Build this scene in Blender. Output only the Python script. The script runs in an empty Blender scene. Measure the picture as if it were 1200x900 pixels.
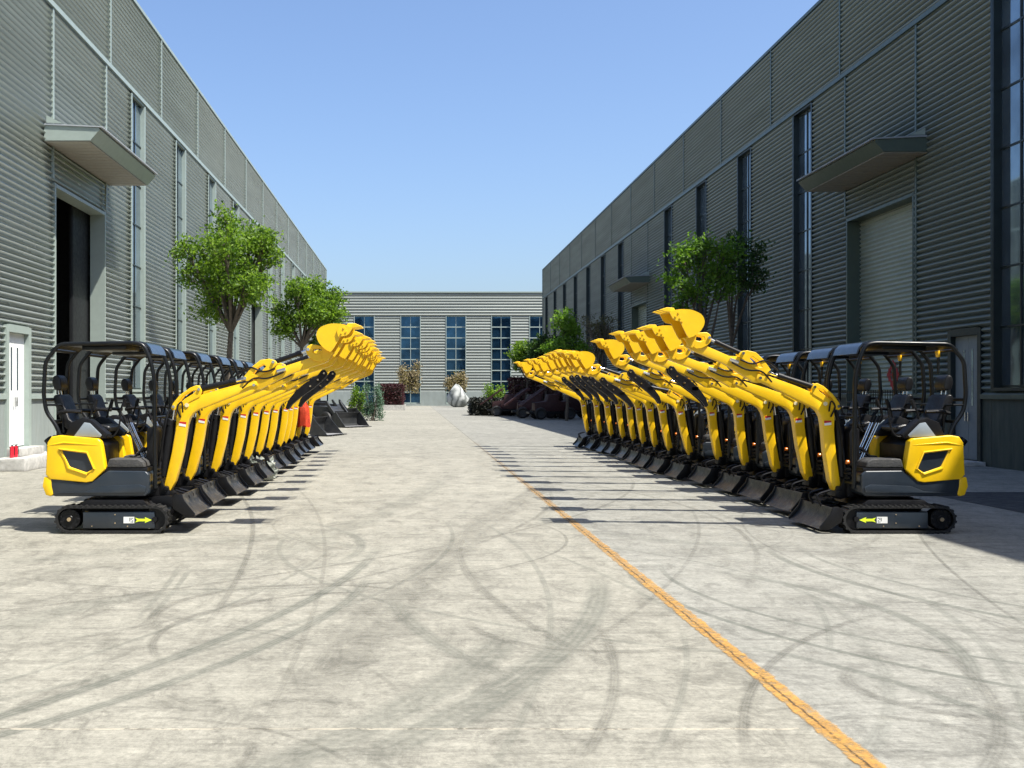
import bpy, bmesh, math, random
from mathutils import Vector, Matrix
R = math.radians
random.seed(7)
sc = bpy.context.scene
COL = sc.collection

# ------------------------------------------------------------------ materials
def new_mat(name):
    m = bpy.data.materials.new(name); m.use_nodes = True
    nt = m.node_tree
    b = nt.nodes.get('Principled BSDF')
    return m, nt, b

def N(nt, t, **kw):
    n = nt.nodes.new(t)
    for k, v in kw.items():
        if k.startswith('i_'):
            n.inputs[int(k[2:])].default_value = v
        else:
            setattr(n, k, v)
    return n

def ramp(nt, fac, stops):
    r = nt.nodes.new('ShaderNodeValToRGB')
    while len(r.color_ramp.elements) < len(stops): r.color_ramp.elements.new(0.5)
    for e, (p, c) in zip(r.color_ramp.elements, stops):
        e.position = p
        e.color = (c[0], c[1], c[2], 1) if isinstance(c, (tuple, list)) else (c, c, c, 1)
    nt.links.new(fac, r.inputs[0])
    return r.outputs[0]

def mixc(nt, fac, a, b, mode='MIX'):
    n = nt.nodes.new('ShaderNodeMix'); n.data_type = 'RGBA'; n.blend_type = mode
    for sock, v in ((n.inputs[0], fac), (n.inputs[6], a), (n.inputs[7], b)):
        if isinstance(v, (int, float)): sock.default_value = v
        elif isinstance(v, (tuple, list)): sock.default_value = (v[0], v[1], v[2], 1)
        else: nt.links.new(v, sock)
    return n.outputs[2]

def math_(nt, op, a, b=None, c=None, clamp=False):
    n = nt.nodes.new('ShaderNodeMath'); n.operation = op; n.use_clamp = clamp
    for i, v in enumerate((a, b, c)):
        if v is None: continue
        if isinstance(v, (int, float)): n.inputs[i].default_value = v
        else: nt.links.new(v, n.inputs[i])
    return n.outputs[0]

def noise(nt, scale, detail=4, rough=0.55, vec=None, dist=0.0):
    n = nt.nodes.new('ShaderNodeTexNoise')
    n.inputs['Scale'].default_value = scale; n.inputs['Detail'].default_value = detail
    n.inputs['Roughness'].default_value = rough; n.inputs['Distortion'].default_value = dist
    if vec is not None: nt.links.new(vec, n.inputs['Vector'])
    return n.outputs['Fac']

def coords(nt, kind='Object', scale=None):
    t = nt.nodes.new('ShaderNodeTexCoord').outputs[kind]
    if scale:
        m = nt.nodes.new('ShaderNodeMapping'); m.inputs['Scale'].default_value = scale
        nt.links.new(t, m.inputs['Vector']); return m.outputs[0]
    return t

def mat(name, col, rough=0.5, metal=0.0, var=0.12, nscale=6.0, bump=0.0, bscale=40.0, coat=0.0, dirt=0.0, dirtcol=(0.30, 0.26, 0.2), spec=0.5, vscale=None, kind='Object'):
    m, nt, b = new_mat(name)
    v = coords(nt, kind, vscale)
    f = noise(nt, nscale, 5, 0.6, v)
    lo = tuple(c * (1 - var) for c in col); hi = tuple(min(1, c * (1 + var)) for c in col)
    c = ramp(nt, f, [(0.3, lo), (0.7, hi)])
    if dirt > 0:
        d = noise(nt, nscale * 2.3, 8, 0.7, v, 0.4)
        dm = ramp(nt, d, [(0.48, 0.0), (0.72, dirt)])
        c = mixc(nt, dm, c, dirtcol)
    nt.links.new(c, b.inputs['Base Color'])
    rr = ramp(nt, noise(nt, nscale * 1.7, 4, 0.6, v), [(0.3, max(0.03, rough * 0.8)), (0.7, min(1, rough * 1.25))])
    nt.links.new(rr, b.inputs['Roughness'])
    b.inputs['Metallic'].default_value = metal
    b.inputs['Coat Weight'].default_value = coat
    b.inputs['Coat Roughness'].default_value = 0.08
    b.inputs['Specular IOR Level'].default_value = spec
    if bump > 0:
        bn = nt.nodes.new('ShaderNodeBump'); bn.inputs['Strength'].default_value = bump
        bn.inputs['Distance'].default_value = 0.02
        nt.links.new(noise(nt, bscale, 6, 0.65, v), bn.inputs['Height'])
        nt.links.new(bn.outputs[0], b.inputs['Normal'])
    return m

M = {}
M['yellow'] = mat('yellow_paint', (0.87, 0.53, 0.002), 0.38, var=0.06, nscale=3, coat=0.25, dirt=0.10, dirtcol=(0.32, 0.2, 0.05))
M['yellow_boom'] = mat('yellow_boom_paint', (0.88, 0.53, 0.003), 0.42, var=0.06, nscale=4, coat=0.15, dirt=0.14, dirtcol=(0.36, 0.2, 0.04), bump=0.05, bscale=60)
M['slate'] = mat('slate_paint', (0.016, 0.023, 0.032), 0.35, var=0.12, nscale=3, coat=0.3, dirt=0.12, dirtcol=(0.08, 0.08, 0.08))
M['black'] = mat('black_paint', (0.005, 0.005, 0.006), 0.42, spec=0.3, var=0.25, nscale=5, dirt=0.12, dirtcol=(0.03, 0.028, 0.025))
M['rops'] = mat('roll_frame_paint', (0.005, 0.006, 0.007), 0.34, var=0.2, nscale=5, coat=0.0, dirt=0.06, dirtcol=(0.03, 0.03, 0.027), spec=0.35)
M['visor'] = mat('visor_paint', (0.018, 0.028, 0.045), 0.3, var=0.1, nscale=3, coat=0.4)
M['rubber'] = mat('track_rubber', (0.007, 0.007, 0.007), 0.6, var=0.3, nscale=20, bump=0.3, bscale=80, dirt=0.2, dirtcol=(0.06, 0.055, 0.045))
M['vinyl'] = mat('seat_vinyl', (0.009, 0.009, 0.010), 0.35, var=0.2, nscale=8, bump=0.15, bscale=90)
M['mat'] = mat('floor_mat', (0.04, 0.04, 0.04), 0.75, var=0.2, nscale=10, bump=0.4, bscale=60, dirt=0.4, dirtcol=(0.13, 0.12, 0.1))
M['grey'] = mat('console_grey', (0.24, 0.28, 0.31), 0.45, var=0.06)
M['chrome'] = mat('chrome', (0.7, 0.7, 0.7), 0.18, metal=1.0, var=0.08)
M['steel'] = mat('blade_steel', (0.018, 0.021, 0.026), 0.36, metal=0.2, var=0.4, nscale=4, dirt=0.7, dirtcol=(0.19, 0.17, 0.13), bump=0.25)
M['white'] = mat('white_decal', (0.75, 0.75, 0.72), 0.5, var=0.05)
M['arrow'] = mat('arrow_decal', (0.72, 0.86, 0.03), 0.45, var=0.05)
M['red'] = mat('red_decal', (0.5, 0.02, 0.015), 0.45, var=0.1)
M['amber'] = mat('amber_lens', (0.85, 0.22, 0.03), 0.2, var=0.1, coat=0.5)
M['brass'] = mat('bolt_brass', (0.55, 0.42, 0.26), 0.35, metal=0.7, var=0.2)

# ------------------------------------------------------------------ mesh helpers
def finish(name, bm, m, parent=None, smooth=True, angle=32, bevel=0.0, seg=2):
    bmesh.ops.recalc_face_normals(bm, faces=bm.faces)
    if bevel > 0:
        es = [e for e in bm.edges if len(e.link_faces) == 2 and e.calc_face_angle(0) > 0.6]
        if es:
            bmesh.ops.bevel(bm, geom=es, offset=bevel, segments=seg, affect='EDGES', profile=0.6, clamp_overlap=True)
    me = bpy.data.meshes.new(name)
    bm.to_mesh(me); bm.free()
    if smooth:
        for p in me.polygons: p.use_smooth = True
        try: me.set_sharp_from_angle(angle=R(angle))
        except Exception: pass
    if isinstance(m, (list, tuple)):
        for x in m: me.materials.append(x)
    else: me.materials.append(m)
    o = bpy.data.objects.new(name, me)
    COL.objects.link(o)
    if parent is not None: o.parent = parent
    return o

def box(bm, x0, x1, y0, y1, z0, z1, mi=0):
    vs = [bm.verts.new(p) for p in ((x0,y0,z0),(x1,y0,z0),(x1,y1,z0),(x0,y1,z0),(x0,y0,z1),(x1,y0,z1),(x1,y1,z1),(x0,y1,z1))]
    for f in ((0,3,2,1),(4,5,6,7),(0,1,5,4),(1,2,6,5),(2,3,7,6),(3,0,4,7)):
        fc = bm.faces.new([vs[i] for i in f]); fc.material_index = mi
    return vs

def prism(bm, poly, y0, y1, hole=None, axis='Y', mi=0):
    """extrude an XZ outline (optionally with one hole) between y0 and y1"""
    def P(p, y):
        return (p[0], y, p[1]) if axis == 'Y' else ((y, p[0], p[1]) if axis == 'X' else (p[0], p[1], y))
    loops = [poly] + ([hole] if hole else [])
    caps = []
    for y in (y0, y1):
        edges = []; lv = []
        for L in loops:
            vs = [bm.verts.new(P(p, y)) for p in L]; lv.append(vs)
            for i in range(len(vs)):
                edges.append(bm.edges.new((vs[i], vs[(i+1) % len(vs)])))
        if hole is None and True:
            f = bm.faces.new(lv[0]); f.material_index = mi
        else:
            r = bmesh.ops.triangle_fill(bm, edges=edges, use_beauty=True)
            for g in r['geom']:
                if isinstance(g, bmesh.types.BMFace): g.material_index = mi
        caps.append(lv)
    for a, b in zip(caps[0], caps[1]):
        n = len(a)
        for i in range(n):
            f = bm.faces.new((a[i], a[(i+1) % n], b[(i+1) % n], b[i])); f.material_index = mi

def tube(bm, pts, r, n=10, r2=None, cap=True, closed=False, mi=0):
    pts = [Vector(p) for p in pts]
    rings = []
    L = len(pts)
    up = Vector((0, 1, 0))
    prev = None
    for i, p in enumerate(pts):
        if closed: t = (pts[(i+1) % L] - pts[i-1]).normalized()
        elif i == 0: t = (pts[1] - p).normalized()
        elif i == L-1: t = (p - pts[-2]).normalized()
        else: t = ((pts[i+1] - p).normalized() + (p - pts[i-1]).normalized()).normalized()
        if prev is None:
            a = up if abs(t.dot(up)) < 0.9 else Vector((1, 0, 0))
            u = t.cross(a).normalized()
        else:
            u = (prev - t * prev.dot(t)).normalized()
        prev = u
        w = t.cross(u)
        rr = r if r2 is None else r + (r2 - r) * i / (L-1)
        rings.append([bm.verts.new(p + (u * math.cos(2*math.pi*k/n) + w * math.sin(2*math.pi*k/n)) * rr) for k in range(n)])
    rng = range(L) if closed else range(L-1)
    for i in rng:
        a, b = rings[i], rings[(i+1) % L]
        for k in range(n):
            f = bm.faces.new((a[k], a[(k+1) % n], b[(k+1) % n], b[k])); f.material_index = mi
    if cap and not closed:
        for q in (rings[0][::-1], rings[-1]):
            f = bm.faces.new(q); f.material_index = mi

def smooth_path(pts, n=4, rad=0.3):
    """round the corners of a polyline"""
    pts = [Vector(p) for p in pts]
    out = [pts[0]]
    for i in range(1, len(pts)-1):
        a, b, c = pts[i-1], pts[i], pts[i+1]
        d1 = min(rad, (b-a).length * 0.45); d2 = min(rad, (c-b).length * 0.45)
        s = b + (a-b).normalized() * d1; e = b + (c-b).normalized() * d2
        for k in range(n+1):
            t = k / n
            out.append(s * (1-t)**2 + b * 2*t*(1-t) + e * t**2)
    out.append(pts[-1])
    return out

def cyl(bm, a, b, r, n=16, mi=0): tube(bm, [a, b], r, n, mi=mi)

def tag(o, label=None, cat=None, group=None, kind=None):
    if label: o['label'] = label
    if cat: o['category'] = cat
    if group: o['group'] = group
    if kind: o['kind'] = kind
    return o

def thing(name, loc, rz=0, label=None, cat=None, group=None):
    o = bpy.data.objects.new(name, None); COL.objects.link(o)
    o.location = loc; o.rotation_euler = (0, 0, rz); o.empty_display_size = 0.3
    return tag(o, label, cat, group)

def copy_tree(o, parent=None):
    c = o.copy(); COL.objects.link(c)
    c.parent = parent
    for ch in list(o.children): copy_tree(ch, c)
    return c

# ------------------------------------------------------------------ camera, light, sky
CH = 1.57; F = 1232.0
cam_d = bpy.data.cameras.new('camera'); cam = bpy.data.objects.new('camera', cam_d); COL.objects.link(cam)
cam.location = (0, 0, CH); cam.rotation_euler = (R(90), 0, 0)
cam_d.sensor_width = 36; cam_d.lens = 36 * F / 1200
cam_d.shift_x = 114 / 1200; cam_d.shift_y = 11 / 1200
cam_d.clip_end = 5000; cam_d.clip_start = 0.1
sc.camera = cam

S = Vector((0.49, -0.30, 1.0)).normalized()
sun_d = bpy.data.lights.new('sun', 'SUN'); sun = bpy.data.objects.new('sun', sun_d); COL.objects.link(sun)
sun_d.energy = 5.0; sun_d.angle = R(0.55); sun_d.color = (1.0, 0.955, 0.87)
sun.rotation_euler = S.to_track_quat('Z', 'Y').to_euler(); sun.location = (20, -20, 40)
elev = math.asin(S.z)
w = bpy.data.worlds.new('World'); sc.world = w; w.use_nodes = True
nt = w.node_tree
bg = nt.nodes['Background']
sky = nt.nodes.new('ShaderNodeTexSky'); sky.sky_type = 'NISHITA'; sky.sun_disc = False
sky.sun_elevation = elev; sky.sun_rotation = math.atan2(S.x, S.y)
sky.air_density = 1.1; sky.dust_density = 2.6; sky.ozone_density = 2.9; sky.altitude = 50
nt.links.new(mixc(nt, 1.0, sky.outputs[0], (0.94, 1.01, 1.14), 'MULTIPLY'), bg.inputs[0]); bg.inputs[1].default_value = 0.097
sc.view_settings.view_transform = 'Standard'; sc.view_settings.look = 'None'
sc.view_settings.exposure = 0.98; sc.view_settings.gamma = 1.0

# ------------------------------------------------------------------ ground
def G(px, py):
    Y = CH * F / (py - 461.0); return ((px - 486.0) / F * Y, Y)

def circle3(a, b, c):
    ax, ay = a; bx, by = b; cx, cy = c
    d = 2 * (ax*(by-cy) + bx*(cy-ay) + cx*(ay-by))
    ux = ((ax*ax+ay*ay)*(by-cy) + (bx*bx+by*by)*(cy-ay) + (cx*cx+cy*cy)*(ay-by)) / d
    uy = ((ax*ax+ay*ay)*(cx-bx) + (bx*bx+by*by)*(ax-cx) + (cx*cx+cy*cy)*(bx-ax)) / d
    return ux, uy, math.hypot(ax-ux, ay-uy)

ARCS = [  # three pixels of the photograph, width (m), strength
    ((-60,858),(270,745),(440,645),0.13,0.75), ((-60,878),(300,762),(430,680),0.11,0.7),
    ((320,900),(500,815),(600,740),0.30,0.45), ((600,808),(672,750),(700,680),0.22,0.6),
    ((425,890),(600,800),(680,735),0.30,0.5), ((460,700),(500,745),(560,778),0.16,0.45),
    ((775,665),(900,722),(1230,782),0.06,0.75), ((735,668),(900,742),(1230,812),0.07,0.8),
    ((900,645),(1025,690),(1230,732),0.10,0.75), ((940,645),(1050,682),(1230,716),0.07,0.6),
    ((900,680),(1050,720),(1140,805),0.12,0.65), ((1060,690),(1180,790),(1215,900),0.09,0.4),
    ((870,757),(1050,800),(1230,868),0.10,0.6), ((620,640),(760,700),(900,800),0.06,0.4), ((700,640),(860,668),(1010,740),0.06,0.45), ((350,620),(400,690),(520,720),0.07,0.45), ((520,610),(455,690),(300,745),0.06,0.45), ((560,610),(640,690),(630,800),0.06,0.4), ((0,800),(200,735),(390,640),0.05,0.45), ((800,740),(802,800),(780,860),0.05,0.35),
    ((952,700),(968,728),(972,762),0.06,0.5), ((160,640),(300,630),(420,655),0.16,0.3),
    ((372,615),(420,632),(395,660),0.12,0.5), ((0,745),(160,700),(330,690),0.35,0.3),
    ((10,660),(200,640),(380,625),0.4,0.25), ((1000,900),(1040,800),(960,720),0.10,0.3),
    ((640,600),(700,625),(900,640),0.3,0.3), ((520,560),(450,600),(300,660),0.45,0.25),
    ((170,715),(192,690),(210,665),0.06,0.45),((182,717),(204,692),(222,667),0.06,0.45),
    ((690,880),(720,800),(705,740),0.08,0.35), ((660,560),(560,620),(470,700),0.5,0.22),
]
_r = random.Random(52)
for _k in range(22):      # many faint overlapping marks
    x0 = _r.uniform(150, 1150); y0 = _r.uniform(590, 880); L = _r.uniform(110, 210); th = _r.uniform(0, math.pi); sag = _r.uniform(24, 60) * _r.choice((-1, 1))
    dx, dy = math.cos(th) * L, math.sin(th) * L * 0.45
    p1 = (x0 - dx, max(560, y0 - dy)); p3 = (x0 + dx, max(560, y0 + dy))
    ARCS.append((p1, (x0 - math.sin(th)*sag, max(562, y0 + math.cos(th)*sag*0.6)), p3, _r.choice((0.04, 0.05, 0.07, 0.10)), _r.uniform(0.22, 0.42)))
def arc_group():
    g = bpy.data.node_groups.new('tyre_arc', 'ShaderNodeTree')
    for nme, st in (('Pos', 'NodeSocketVector'), ('Centre', 'NodeSocketVector'), ('Mid', 'NodeSocketVector'),
                    ('Radius', 'NodeSocketFloat'), ('Width', 'NodeSocketFloat'), ('Reach', 'NodeSocketFloat'), ('Strength', 'NodeSocketFloat')):
        g.interface.new_socket(nme, in_out='INPUT', socket_type=st)
    g.interface.new_socket('Fac', in_out='OUTPUT', socket_type='NodeSocketFloat')
    gi = g.nodes.new('NodeGroupInput'); go = g.nodes.new('NodeGroupOutput')
    def dist(a, b):
        n = g.nodes.new('ShaderNodeVectorMath'); n.operation = 'DISTANCE'
        g.links.new(a, n.inputs[0]); g.links.new(b, n.inputs[1]); return n.outputs['Value']
    d = dist(gi.outputs['Pos'], gi.outputs['Centre'])
    e = math_(g, 'ABSOLUTE', math_(g, 'SUBTRACT', d, gi.outputs['Radius']))
    r = g.nodes.new('ShaderNodeMapRange'); r.interpolation_type = 'SMOOTHSTEP'
    g.links.new(e, r.inputs[0]); g.links.new(math_(g, 'MULTIPLY', gi.outputs['Width'], 0.45), r.inputs[1])
    g.links.new(gi.outputs['Width'], r.inputs[2]); r.inputs[3].default_value = 1; r.inputs[4].default_value = 0
    dm = dist(gi.outputs['Pos'], gi.outputs['Mid'])
    q = math_(g, 'DIVIDE', dm, gi.outputs['Reach'])
    r2 = g.nodes.new('ShaderNodeMapRange'); r2.interpolation_type = 'SMOOTHSTEP'
    g.links.new(q, r2.inputs[0]); r2.inputs[1].default_value = 0.6; r2.inputs[2].default_value = 1.25; r2.inputs[3].default_value = 1; r2.inputs[4].default_value = 0
    rb = math_(g, 'COSINE', math_(g, 'MULTIPLY', math_(g, 'DIVIDE', math_(g, 'SUBTRACT', d, gi.outputs['Radius']), gi.outputs['Width']), 15.0))
    rb = math_(g, 'ADD', math_(g, 'MULTIPLY', rb, 0.16), 0.84)
    o = math_(g, 'MULTIPLY', math_(g, 'MULTIPLY', math_(g, 'MULTIPLY', r.outputs[0], rb), r2.outputs[0]), gi.outputs['Strength'])
    g.links.new(o, go.inputs[0])
    return g

GA = []
def marks(nt, pos, arcs):
    if not GA: GA.append(arc_group())
    tot = None
    for (p1, p2, p3, wd, stg) in arcs:
        a, c, e = G(*p1), G(*p2), G(*p3)
        ux, uy, rad = circle3(a, c, e)
        reach = max(math.dist(a, c), math.dist(e, c))
        n = nt.nodes.new('ShaderNodeGroup'); n.node_tree = GA[0]
        nt.links.new(pos, n.inputs['Pos'])
        n.inputs['Centre'].default_value = (ux, uy, 0); n.inputs['Mid'].default_value = (c[0], c[1], 0)
        n.inputs['Radius'].default_value = rad; n.inputs['Width'].default_value = wd * 0.55
        n.inputs['Reach'].default_value = reach; n.inputs['Strength'].default_value = stg
        tot = n.outputs[0] if tot is None else math_(nt, 'MAXIMUM', tot, n.outputs[0])
    q = nt.nodes.new('ShaderNodeMapping'); q.inputs['Location'].default_value = (17.3, 8.9, 3.1)
    nt.links.new(pos, q.inputs['Vector'])
    br = noise(nt, 3.0, 12, 0.85, q.outputs[0], 0.6)
    return math_(nt, 'MULTIPLY', tot, ramp(nt, br, [(0.32, 0.40), (0.56, 1.0)]))
def concrete():
    m, nt, b = new_mat('yard_concrete')
    pos = nt.nodes.new('ShaderNodeNewGeometry').outputs['Position']
    sep = nt.nodes.new('ShaderNodeSeparateXYZ'); nt.links.new(pos, sep.inputs[0])
    X, Y = sep.outputs[0], sep.outputs[1]
    def mp(s):
        q = nt.nodes.new('ShaderNodeMapping'); q.inputs['Scale'].default_value = s; q.inputs['Location'].default_value = (17.3, 8.9, 3.1)
        nt.links.new(pos, q.inputs['Vector']); return q.outputs[0]
    # slab tone: a warmer left, a greyer right of the long joint
    side = nt.nodes.new('ShaderNodeMapRange'); nt.links.new(X, side.inputs[0])
    side.inputs[1].default_value = 1.90; side.inputs[2].default_value = 1.93
    base = mixc(nt, side.outputs[0], (0.255, 0.245, 0.204), (0.236, 0.232, 0.203))
    # slabs 4.9 m: each its own tone
    slab = nt.nodes.new('ShaderNodeVectorMath'); slab.operation = 'FLOOR'
    sm = nt.nodes.new('ShaderNodeMapping'); nt.links.new(pos, sm.inputs['Vector'])
    sm.inputs['Scale'].default_value = (1/4.9, 1/5.2, 1); sm.inputs['Location'].default_value = (-1.915/4.9, -4.9/5.2, 0)
    nt.links.new(sm.outputs[0], slab.inputs[0])
    wn = nt.nodes.new('ShaderNodeTexWhiteNoise'); wn.noise_dimensions = '2D'; nt.links.new(slab.outputs[0], wn.inputs['Vector'])
    base = mixc(nt, 1.0, base, ramp(nt, wn.outputs['Value'], [(0, 0.95), (1, 1.05)]), 'MULTIPLY')
    big = noise(nt, 0.35, 6, 0.65, mp((1, 1, 1)), 0.5)
    base = mixc(nt, 1.0, base, ramp(nt, big, [(0.25, 0.93), (0.5, 1.0), (0.75, 1.05)]), 'MULTIPLY')
    mid = noise(nt, 1.7, 9, 0.72, mp((1.0, 0.7, 1)), 0.8)
    base = mixc(nt, 1.0, base, ramp(nt, mid, [(0.3, 0.82), (0.5, 0.99), (0.7, 1.08)]), 'MULTIPLY')
    # brushed streaks along x and wet-looking dark smears
    st = noise(nt, 3.2, 12, 0.82, mp((1.0, 0.6, 1)), 0.9)
    base = mixc(nt, 1.0, base, ramp(nt, st, [(0.38, 0.66), (0.50, 0.98), (0.64, 1.16)]), 'MULTIPLY')
    fine = noise(nt, 22, 8, 0.9, pos)
    base = mixc(nt, 1.0, base, ramp(nt, fine, [(0.38, 0.70), (0.62, 1.22)]), 'MULTIPLY')
    # light scuffs
    sc2 = noise(nt, 1.3, 10, 0.78, mp((1.3, 0.7, 1)), 2.0)
    base = mixc(nt, ramp(nt, sc2, [(0.60, 0.0), (0.72, 0.35)]), base, (0.34, 0.33, 0.28))
    # worn, dirty blotches and pits
    d1 = noise(nt, 2.1, 14, 0.80, mp((0.8, 1.0, 1)), 0.3)
    base = mixc(nt, ramp(nt, d1, [(0.55, 0.0), (0.63, 0.30)]), base, (0.135, 0.130, 0.108))
    d2 = noise(nt, 9.0, 12, 0.85, pos, 0.0)
    base = mixc(nt, ramp(nt, d2, [(0.56, 0.0), (0.62, 0.45)]), base, (0.12, 0.115, 0.095))
    d3 = noise(nt, 6.0, 12, 0.85, mp((1.2, 0.8, 1)), 0.2)
    base = mixc(nt, ramp(nt, d3, [(0.57, 0.0), (0.64, 0.40)]), base, (0.43, 0.41, 0.34))
    hs = noise(nt, 5.0, 12, 0.85, mp((0.22, 2.2, 1)), 0.3)
    base = mixc(nt, 1.0, base, ramp(nt, hs, [(0.38, 0.74), (0.5, 1.0), (0.62, 1.12)]), 'MULTIPLY')
    hf = noise(nt, 14.0, 8, 0.8, mp((0.35, 1.3, 1)), 0.4)
    base = mixc(nt, ramp(nt, hf, [(0.62, 0.0), (0.68, 0.6)]), base, (0.07, 0.065, 0.055))
    # tyre marks
    tot = marks(nt, pos, ARCS[:30])
    base = mixc(nt, math_(nt, 'MULTIPLY', tot, 0.95, None, True), base, (0.075, 0.082, 0.068))
    # long joint (crack) and cross joints
    wob = math_(nt, 'MULTIPLY', math_(nt, 'SUBTRACT', noise(nt, 6, 6, 0.7, pos), 0.5), 0.07)
    jx = math_(nt, 'ABSOLUTE', math_(nt, 'SUBTRACT', math_(nt, 'ADD', X, wob), 1.915))
    jm = ramp(nt, jx, [(0.006, 1.0), (0.012, 0.0)])
    cy = math_(nt, 'SUBTRACT', math_(nt, 'ADD', Y, wob), 4.92)
    cy = math_(nt, 'PINGPONG', cy, 10.4)
    jy = math_(nt, 'MULTIPLY', ramp(nt, cy, [(0.006, 1.0), (0.016, 0.0)]), ramp(nt, noise(nt, 3, 5, 0.7, pos), [(0.36, 0.3), (0.55, 1.0)]))
    lm = math_(nt, 'LESS_THAN', X, 1.8)
    brk = ramp(nt, noise(nt, 9, 4, 0.7, pos), [(0.50, 0.0), (0.58, 1.0)])
    base = mixc(nt, math_(nt, 'MULTIPLY', math_(nt, 'MULTIPLY', jy, lm), 0.75), base, mixc(nt, brk, (0.40, 0.36, 0.28), (0.10, 0.09, 0.07)))
    base = mixc(nt, math_(nt, 'MULTIPLY', jm, 0.85), base, (0.045, 0.04, 0.03))
    far = math_(nt, 'ABSOLUTE', math_(nt, 'SUBTRACT', math_(nt, 'ADD', X, wob), -6.4))
    base = mixc(nt, ramp(nt, far, [(0.004, 0.6), (0.012, 0.0)]), base, (0.10, 0.09, 0.07))
    nt.links.new(base, b.inputs['Base Color'])
    b.inputs['Roughness'].default_value = 0.82; b.inputs['Specular IOR Level'].default_value = 0.25
    bn = nt.nodes.new('ShaderNodeBump'); bn.inputs['Strength'].default_value = 0.35; bn.inputs['Distance'].default_value = 0.01
    nt.links.new(noise(nt, 25, 8, 0.75, pos), bn.inputs['Height']); nt.links.new(bn.outputs[0], b.inputs['Normal'])
    return m
M['concrete'] = concrete()
bm = bmesh.new()
vs = [bm.verts.new(p) for p in ((-1500,-300,0),(1500,-300,0),(1500,2500,0),(-1500,2500,0))]
bm.faces.new(vs)
tag(finish('ground', bm, M['concrete'], smooth=False), kind='structure')

def sheet(name, pts, z, m):
    bm = bmesh.new(); bm.faces.new([bm.verts.new((p[0], p[1], z)) for p in pts])
    return tag(finish(name, bm, m, smooth=False), kind='structure')

m, nt, b = new_mat('tyre_rubber_film')
pos = nt.nodes.new('ShaderNodeNewGeometry').outputs['Position']
b.inputs['Base Color'].default_value = (0.075, 0.072, 0.06, 1); b.inputs['Roughness'].default_value = 0.85
nt.links.new(math_(nt, 'MULTIPLY', marks(nt, pos, ARCS[30:]), 0.72, None, True), b.inputs['Alpha'])
sheet('tyre_marks', [(-9, 2), (9, 2), (9, 26), (-9, 26)], 0.002, m)
# orange painted line over the joint
m, nt, b = new_mat('orange_line_paint')
pos = nt.nodes.new('ShaderNodeNewGeometry').outputs['Position']
sep = nt.nodes.new('ShaderNodeSeparateXYZ'); nt.links.new(pos, sep.inputs[0])
c = ramp(nt, noise(nt, 5, 8, 0.7, pos), [(0.3, (0.34, 0.175, 0.035)), (0.7, (0.48, 0.27, 0.065))])
wob = math_(nt, 'MULTIPLY', math_(nt, 'SUBTRACT', noise(nt, 6, 6, 0.7, pos), 0.5), 0.05)
jx = math_(nt, 'ABSOLUTE', math_(nt, 'SUBTRACT', math_(nt, 'ADD', sep.outputs[0], wob), 1.915))
c = mixc(nt, math_(nt, 'MULTIPLY', ramp(nt, jx, [(0.003, 0.95), (0.009, 0.0)]), ramp(nt, noise(nt, 4, 6, 0.8, pos), [(0.40, 0.1), (0.52, 1.0)])), c, (0.05, 0.03, 0.015))
nt.links.new(c, b.inputs['Base Color']); b.inputs['Roughness'].default_value = 0.75
edge = math_(nt, 'SUBTRACT', 0.062, math_(nt, 'ABSOLUTE', math_(nt, 'SUBTRACT', sep.outputs[0], 1.925)))
edge = math_(nt, 'ADD', edge, math_(nt, 'MULTIPLY', math_(nt, 'SUBTRACT', noise(nt, 4.5, 8, 0.8, pos), 0.5), 0.10))
al = ramp(nt, edge, [(0.0, 0.0), (0.012, 1.0)])
wear = ramp(nt, math_(nt, 'ADD', noise(nt, 14, 8, 0.8, pos), math_(nt, 'MULTIPLY', sep.outputs[1], -0.010)), [(0.26, 0.05), (0.52, 0.95)])
al = math_(nt, 'MULTIPLY', al, wear)
nt.links.new(al, b.inputs['Alpha'])
sheet('painted_line', [(1.80, -5), (2.05, -5), (2.05, 34), (1.80, 34)], 0.004, m)
M['tarmac'] = mat('tarmac', (0.035, 0.036, 0.037), 0.6, var=0.25, nscale=3, bump=0.3, bscale=60)
sheet('tarmac_strip', [(7.98, -20), (12.1, -20), (12.1, 16.7), (7.98, 16.7)], 0.004, M['tarmac'])

# ------------------------------------------------------------------ warehouses
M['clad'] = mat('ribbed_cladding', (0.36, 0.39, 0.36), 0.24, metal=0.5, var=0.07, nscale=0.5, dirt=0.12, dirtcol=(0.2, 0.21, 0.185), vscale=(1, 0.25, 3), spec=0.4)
M['clad_far'] = mat('far_cladding', (0.225, 0.245, 0.22), 0.5, metal=0.1, var=0.18, nscale=0.4, dirt=0.3, dirtcol=(0.22, 0.22, 0.2), vscale=(0.12, 1, 5))
M['trim'] = mat('trim_metal', (0.30, 0.355, 0.32), 0.4, metal=0.1, var=0.05)
M['trim_dark'] = mat('window_frame_metal', (0.014, 0.022, 0.021), 0.4, metal=0.1, var=0.1)
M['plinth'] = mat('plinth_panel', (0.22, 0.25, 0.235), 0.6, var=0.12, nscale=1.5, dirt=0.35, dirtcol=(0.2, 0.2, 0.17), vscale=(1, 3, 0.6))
M['trim_shade'] = mat('trim_metal_shade', (0.075, 0.10, 0.08), 0.4, metal=0.1, var=0.06)  # trim for the right wall, its shade put into the colour
M['clad_shade'] = mat('shade_ribbed_cladding', (0.175, 0.20, 0.175), 0.38, metal=0.25, var=0.10, nscale=0.5, dirt=0.12, dirtcol=(0.10, 0.11, 0.10), vscale=(1, 0.25, 3), spec=0.4)  # same cladding as the left wall, darkened to paint in the shade
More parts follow.
